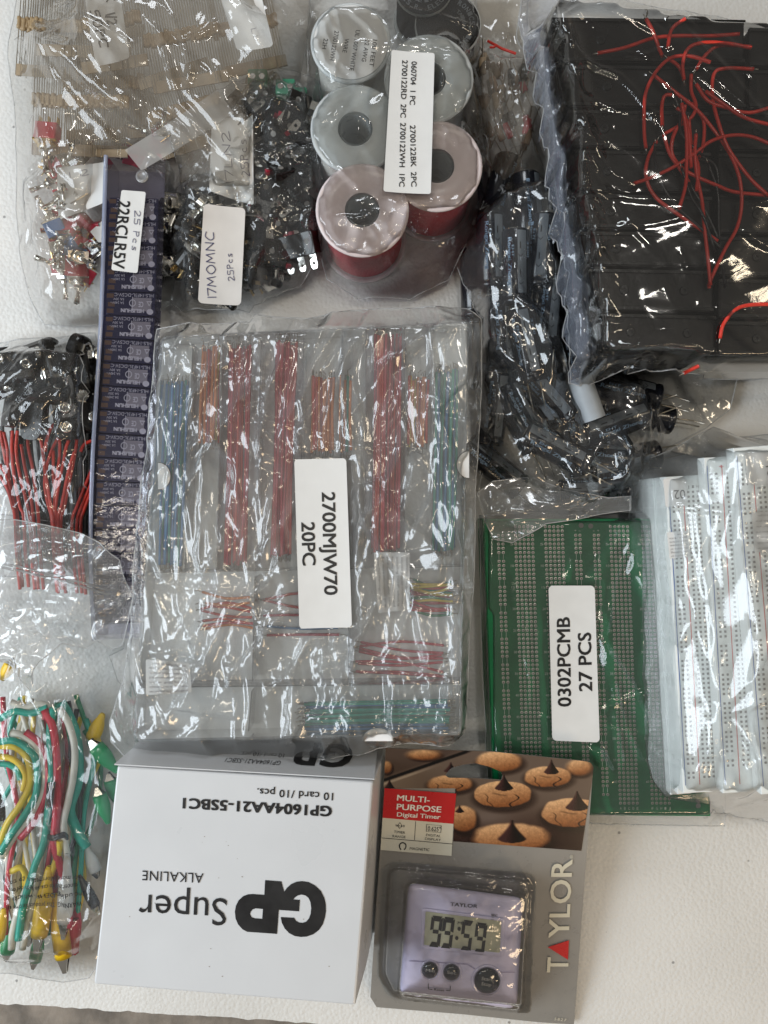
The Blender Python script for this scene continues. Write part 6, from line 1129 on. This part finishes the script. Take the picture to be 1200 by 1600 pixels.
# capacitor bag
CPB = film('capacitor_bag', [(800, 232), (835, 225), (862, 300), (885, 420), (900, 560), (1000, 580), (1080, 580), (1150, 592), (1140, 640), (1100, 670), (1040, 700), (1000, 740), (985, 795), (940, 800), (900, 808), (850, 815), (800, 845), (772, 838), (745, 775), (752, 740), (740, 620), (745, 520), (722, 450), (712, 415), (732, 370), (765, 300)], .006, [([(752, 330), (790, 300), (860, 280), (880, 500), (860, 640), (760, 660)], .038), ([(760, 640), (1000, 590), (1000, 720), (930, 790), (780, 720)], .030)], M['filmcap'], 'crumpled clear bag of black capacitors with bright blue glints', amp=1.15, L=.020, n=12, seed=81, nf=130, fold=115, nb=34, bigh=1.3,
  ridges=[([(725, 440, .036), (790, 510, .04), (868, 620, .04)], .007, .014), ([(750, 520, .036), (800, 600, .04), (850, 700, .036)], .005, .010), ([(780, 300, .03), (800, 400, .04), (800, 470, .04)], .004, .008), ([(715, 425, .03), (740, 440, .038), (800, 500, .042), (850, 570, .042), (868, 618, .04)], .006, .0022), ([(740, 430, .03), (790, 470, .042), (840, 510, .044), (855, 560, .043), (870, 615, .04)], .005, .0018), ([(760, 510, .03), (790, 580, .038), (830, 690, .036)], .005, .0012), ([(785, 590, .038), (830, 650, .04), (885, 715, .034)], .005, .0014), ([(835, 660, .04), (880, 655, .038), (920, 680, .034)], .005, .0014), ([(912, 790, .02), (915, 730, .03), (945, 675, .034), (970, 700, .03), (975, 780, .02)], .006, .0016), ([(1000, 590, .03), (1010, 630, .03), (985, 720, .02)], .004, .0012), ([(770, 760, .02), (830, 750, .025), (890, 790, .015)], .003, .0015), ([(760, 840, .01), (840, 760, .03), (848, 745, .03)], .003, .0015)]+rnd_ridges(26, (750, 260, 990, 780), 17, 70, 35, LL=(30, 120), hh=(.001, .0035)))
# big battery holder bag
BH = film('battery_holder_bag', [(818, -30), (806, 60), (818, 110), (832, 180), (842, 250), (852, 330), (862, 400), (872, 480), (880, 560), (888, 600), (905, 608), (960, 588), (1060, 596), (1140, 598), (1405, 590), (1420, 40), (1200, 44), (1120, 28), (1030, 14), (960, -2), (900, -30)], .034, [([(858, 0), (940, 0), (1165, 34), (1368, 45), (1368, 562), (1120, 560), (945, 550), (924, 420), (898, 300), (886, 170)], ZBH+.0022), ([(1010, 120), (1190, 100), (1200, 320), (1120, 420), (1060, 330)], ZBH+.0062)], M['filmdark'], 'large clear bag of black battery holders with a tangle of red leads', amp=.3, L=.028, n=9, seed=91, nf=60, fold=140, nb=3, bigh=.3, relax=120,
  ridges=[([(818, 20, .04), (850, 130, .06), (862, 230, .06), (880, 330, .06), (890, 480, .06), (905, 580, .05)], .007, .0022), ([(812, 60, .04), (838, 160, .05), (850, 280, .05), (862, 400, .05), (880, 560, .05)], .005, .0016), ([(870, 40, .08), (884, 130, .08), (896, 230, .08), (898, 320, .08), (925, 420, .08), (940, 540, .08)], .004, .0012)]+[([(930+i*22, 4+i*5, ZBH), (1010+i*24, 60+i*14, ZBH), (1110+i*25, 150+i*24, ZBH)], .0016, .0008) for i in range(6)]+[([(940, 560, .07), (1010, 562, .07), (1100, 575, .07)], .004, .0015), ([(890, 600, .04), (960, 575, .06), (1040, 562, .07)], .004, .0015), ([(895, 165, ZBH), (990, 190, ZBH), (1090, 200, ZBH)], .0012, .0009), ([(900, 300, ZBH), (1000, 318, ZBH), (1080, 330, ZBH)], .0012, .0008)]+rnd_ridges(16, (820, 40, 900, 580), 19, 75, 14, LL=(40, 110), hh=(.001, .003), z=.055)+rnd_ridges(14, (900, 30, 1200, 540), 20, 25, 30, LL=(40, 160), hh=(.0005, .0013), z=ZBH))
film('side_fold', [(820, -30), (806, 50), (812, 100), (826, 170), (838, 240), (848, 330), (860, 410), (868, 490), (878, 560), (886, 600), (905, 604), (930, 560), (918, 470), (905, 400), (888, 320), (888, 230), (876, 150), (868, 60), (880, -30)], .040, [([(850, 20), (876, 150), (888, 300), (918, 440), (930, 560), (900, 560), (870, 400), (850, 250), (838, 100)], .068)], M['sidefilm'], None, seed=95, nf=60, fold=78, nb=8, amp=.8, floor=.040, tag_=False, parent=BH.o, relax=40)  # doubled side film; the window's blue reflection is put into its haze colour
# snap bag
SNB = film('battery_snap_bag', [(-20, 540), (40, 532), (100, 528), (152, 522), (158, 620), (152, 830), (140, 900), (-20, 900)], .006, [([(-20, 550), (150, 545), (152, 655), (100, 680), (-20, 690)], .037), ([(-20, 690), (150, 680), (145, 870), (-20, 870)], .027)], M['film'], 'clear bag of black battery snaps at the left border', amp=.8, L=.02, seed=101, nf=80, fold=60, ridges=[([(2, 615, .035), (30, 590, .038), (60, 575, .038), (85, 572, .036)], .006, .003), ([(112, 745, .03), (122, 790, .03), (120, 830, .03)], .004, .0014), ([(0, 660, .035), (20, 690, .03), (25, 720, .03)], .004, .003)]+rnd_ridges(10, (0, 560, 150, 800), 22, 70, 40, LL=(30, 100)))
# clip bag with zip
CLB = film('zip_bag', [(-30, 800), (30, 806), (80, 814), (130, 828), (170, 848), (192, 868), (200, 900), (212, 932), (206, 965), (196, 1012), (176, 1022), (188, 1060), (214, 1090), (216, 1180), (205, 1260), (190, 1340), (172, 1440), (158, 1500), (140, 1526), (100, 1532), (40, 1522), (-30, 1508)], .010, [([(-30, 840), (185, 870), (200, 935), (185, 1000), (-30, 960)], .038), ([(-30, 1090), (110, 1090), (160, 1180), (150, 1440), (100, 1490), (-30, 1480)], .034)], M['film'], 'clear zip bag of coloured test leads with its closed top folded over', amp=1.1, L=.022, n=11, seed=111, nf=110, fold=95, nb=15,
  ridges=[([(-30, 862, .04), (90, 876, .042), (190, 905, .04)], .005, .010), ([(-30, 915, .04), (80, 918, .042), (150, 935, .04)], .0045, .008), ([(-30, 945, .04), (60, 962, .042), (160, 970, .04)], .005, .008), ([(-30, 1000, .04), (60, 990, .042), (150, 1000, .04)], .004, .007), ([(-30, 960, .04), (60, 950, .042), (120, 955, .042), (150, 985, .04)], .006, .0035), ([(-30, 985, .04), (50, 978, .042), (110, 990, .042), (150, 945, .042)], .005, .002), ([(-30, 940, .04), (60, 935, .042), (140, 938, .042)], .004, .0022), ([(205, 930, .03), (160, 925, .042), (100, 900, .042), (-20, 880, .04)], .0015, .0016), ([(0, 985, .04), (30, 1020, .04), (45, 1075, .035)], .005, .0016), ([(165, 1010, .02), (180, 1060, .02), (172, 1150, .02), (176, 1250, .02)], .003, .001), ([(70, 1125, .034), (68, 1200, .034), (50, 1300, .034)], .002, .0008), ([(90, 1110, .034), (88, 1240, .034), (100, 1300, .034), (140, 1370, .03)], .003, .001)]+rnd_ridges(26, (0, 1000, 165, 1500), 24, 70, 40, LL=(30, 120), hh=(.001, .003)))
for dy in (0, 6):
    pts = [(-30, 874+dy), (40, 886+dy), (110, 903+dy), (160, 920+dy), (204, 934+dy)]; W3 = smoothp([P(*p, .040) for p in pts], 8); W3 = [Vector((p.x, p.y, CLB.top(p.x, p.y)+.0002)) for p in W3]; V, F = tube(W3, .0006, 6); mk('zip_track', V, F, M['casewall'], CLB.o, smooth=True)
m = MB(); 
for i, (s, a, b) in enumerate([('WARNING: This product known to', (128, 1408), (14, 1412)), ('including DEHP, which is', (130, 1394), (14, 1398)), ('cancer and to cause birth defects', (120, 1381), (14, 1386)), ('for more information, go to', (124, 1368), (20, 1372))]): text(s, a, b, 7, lambda x, y: CLB.top(x, y)+.0004, None, None, .01, mb=m)
m.build('caution_print', M['ink'], CLB.o)
film('folded_top', [(-30, 812), (30, 812), (80, 820), (130, 834), (168, 854), (190, 874), (198, 904), (208, 934), (202, 965), (192, 1008), (176, 1014), (150, 1000), (135, 1012), (100, 1004), (70, 1030), (48, 1078), (30, 1040), (-30, 1020)], .044, [], M['foldfilm'], None, seed=115, nf=50, fold=20, nb=10, amp=1., floor=.044, tag_=False, parent=CLB.o, relax=5,
  ridges=[([(-30, 900, .045), (80, 905, .045), (190, 935, .045)], .004, .009), ([(-20, 945, .045), (70, 950, .045), (140, 985, .045)], .005, .010), ([(10, 985, .045), (80, 970, .045), (150, 950, .045)], .004, .007), ([(0, 1010, .045), (30, 1020, .045), (46, 1060, .045)], .004, .006), ([(150, 940, .045), (165, 975, .045), (150, 1000, .045)], .004, .005)])
film('loose_end', [(745, 770), (770, 752), (830, 745), (880, 765), (950, 778), (985, 775), (985, 797), (940, 803), (900, 811), (850, 818), (800, 848), (770, 842), (756, 812)], .030, [], M['foldfilm'], None, seed=116, nf=30, fold=10, nb=4, amp=1., floor=.030, tag_=False, parent=CPB.o, relax=5)
# jumper case bag: the large wrinkled one in the middle
zt = ZC; zk = Zm(180, 470, 2.069); KR = []
for pl_, hh, ww in [([(460, 90), (480, 300), (470, 560)], 3, 1.2), ([(745, 40), (745, 330), (800, 560)], 3, 1.2), ([(830, 60), (832, 200), (835, 330)], 2.5, 1), ([(740, 40), (640, 230), (600, 320), (640, 500)], 2.5, 1.2), ([(1090, 60), (960, 140), (850, 230), (840, 450)], 3, 1), ([(850, 230), (960, 290), (1090, 360), (1060, 250)], 2.5, 1), ([(970, 480), (950, 600), (930, 720)], 2.5, 1), ([(530, 90), (380, 400), (280, 520), (170, 760)], 3.5, 1.2), ([(320, 230), (260, 330), (250, 400)], 3, 1.5), ([(160, 120), (240, 200), (330, 260)], 2.5, 1), ([(445, 890), (330, 1080), (180, 1330), (80, 1440)], 4, 1.5), ([(400, 940), (280, 1040), (240, 1120)], 4, 2), ([(435, 1080), (430, 1250), (430, 1440)], 3, 1), ([(700, 1060), (740, 1250), (760, 1440)], 3, 1), ([(860, 1100), (880, 1300), (900, 1450)], 2.5, 1), ([(560, 120), (500, 300), (470, 560), (480, 800)], 3, 1), ([(150, 600), (230, 420), (330, 240)], 2.5, 1), ([(370, 560), (380, 680), (430, 780)], 3, 1.8), ([(530, 560), (500, 720), (490, 880)], 2.5, 1.2), ([(300, 700), (270, 820), (300, 900)], 3, 1.5), ([(700, 1180), (790, 1080), (860, 940)], 2, 1), ([(880, 1150), (960, 1000), (980, 880)], 2, 1), ([(60, 1150), (200, 1120), (300, 1140)], 2, 1), ([(20, 1420), (200, 1300), (420, 1340)], 3, 1.2), ([(900, 1380), (1000, 1330), (1080, 1380)], 3, 1.2), ([(560, 1430), (600, 1300), (560, 1150)], 3, 1.2)]:
    KR.append(([(*zk(*p), zt) for p in pl_], hh*.001, ww*.001))
KR += rnd_ridges(26, (240, 500, 730, 1150), 126, 104, 14, hh=(.002, .0045), LL=(120, 420), z=zt, w=(.0012, .003))+rnd_ridges(60, (240, 500, 730, 1150), 26, 100, 22, hh=(.0008, .0026), LL=(40, 200), z=zt, w=(.0005, .0013))+rnd_ridges(40, (200, 950, 720, 1160), 27, 75, 40, hh=(.001, .003), LL=(30, 110), z=zt, w=(.0005, .0013))
KB = film('jumper_case_bag', [(246, 515), (300, 508), (392, 506), (400, 494), (480, 500), (548, 486), (640, 484), (730, 484), (752, 500), (752, 600), (742, 760), (738, 900), (732, 1000), (728, 1100), (724, 1145), (700, 1162), (620, 1160), (560, 1176), (480, 1184), (400, 1180), (330, 1190), (240, 1188), (196, 1182), (174, 1158), (172, 1128), (196, 1060), (208, 980), (214, 860), (232, 700), (240, 600)], .044, [(cq, ZC+.0004)], M['filmkit'], 'large wrinkled clear bag round the jumper wire cases, sticker 2700MJW70', amp=.85, L=.024, n=12, seed=121, bias=.25, spread=.8, res=.00075, nf=330, fold=102, fw=1., nb=20, ridges=KR, flats=[([(458, 716), (544, 715), (552, 982), (466, 984)], ZC+.002)], relax=80)
o, zf = sticker('code_sticker', [(460, 718), (541, 716), (550, 980), (468, 982)], ZC+.0042, KB.o, r=.07, label='white sticker reading 2700MJW70 20PC', bend=.0005)
text('2700MJW70', (503, 769), (507, 930), 20, zf, M['ink'], o, .018, name='sticker_lettering'); text('20PC', (471, 816), (473, 884), 20, zf, M['ink'], o, .018, name='sticker_lettering')
so = slip(KIT, [(584, 863), (640, 863), (640, 952), (591, 958)], ZC+.0003, WARN, -90, h=3.4); so = slip(KIT, [(228, 1030), (296, 1036), (300, 1082), (228, 1086)], ZC+.0003, WARN, 180, h=3.6)
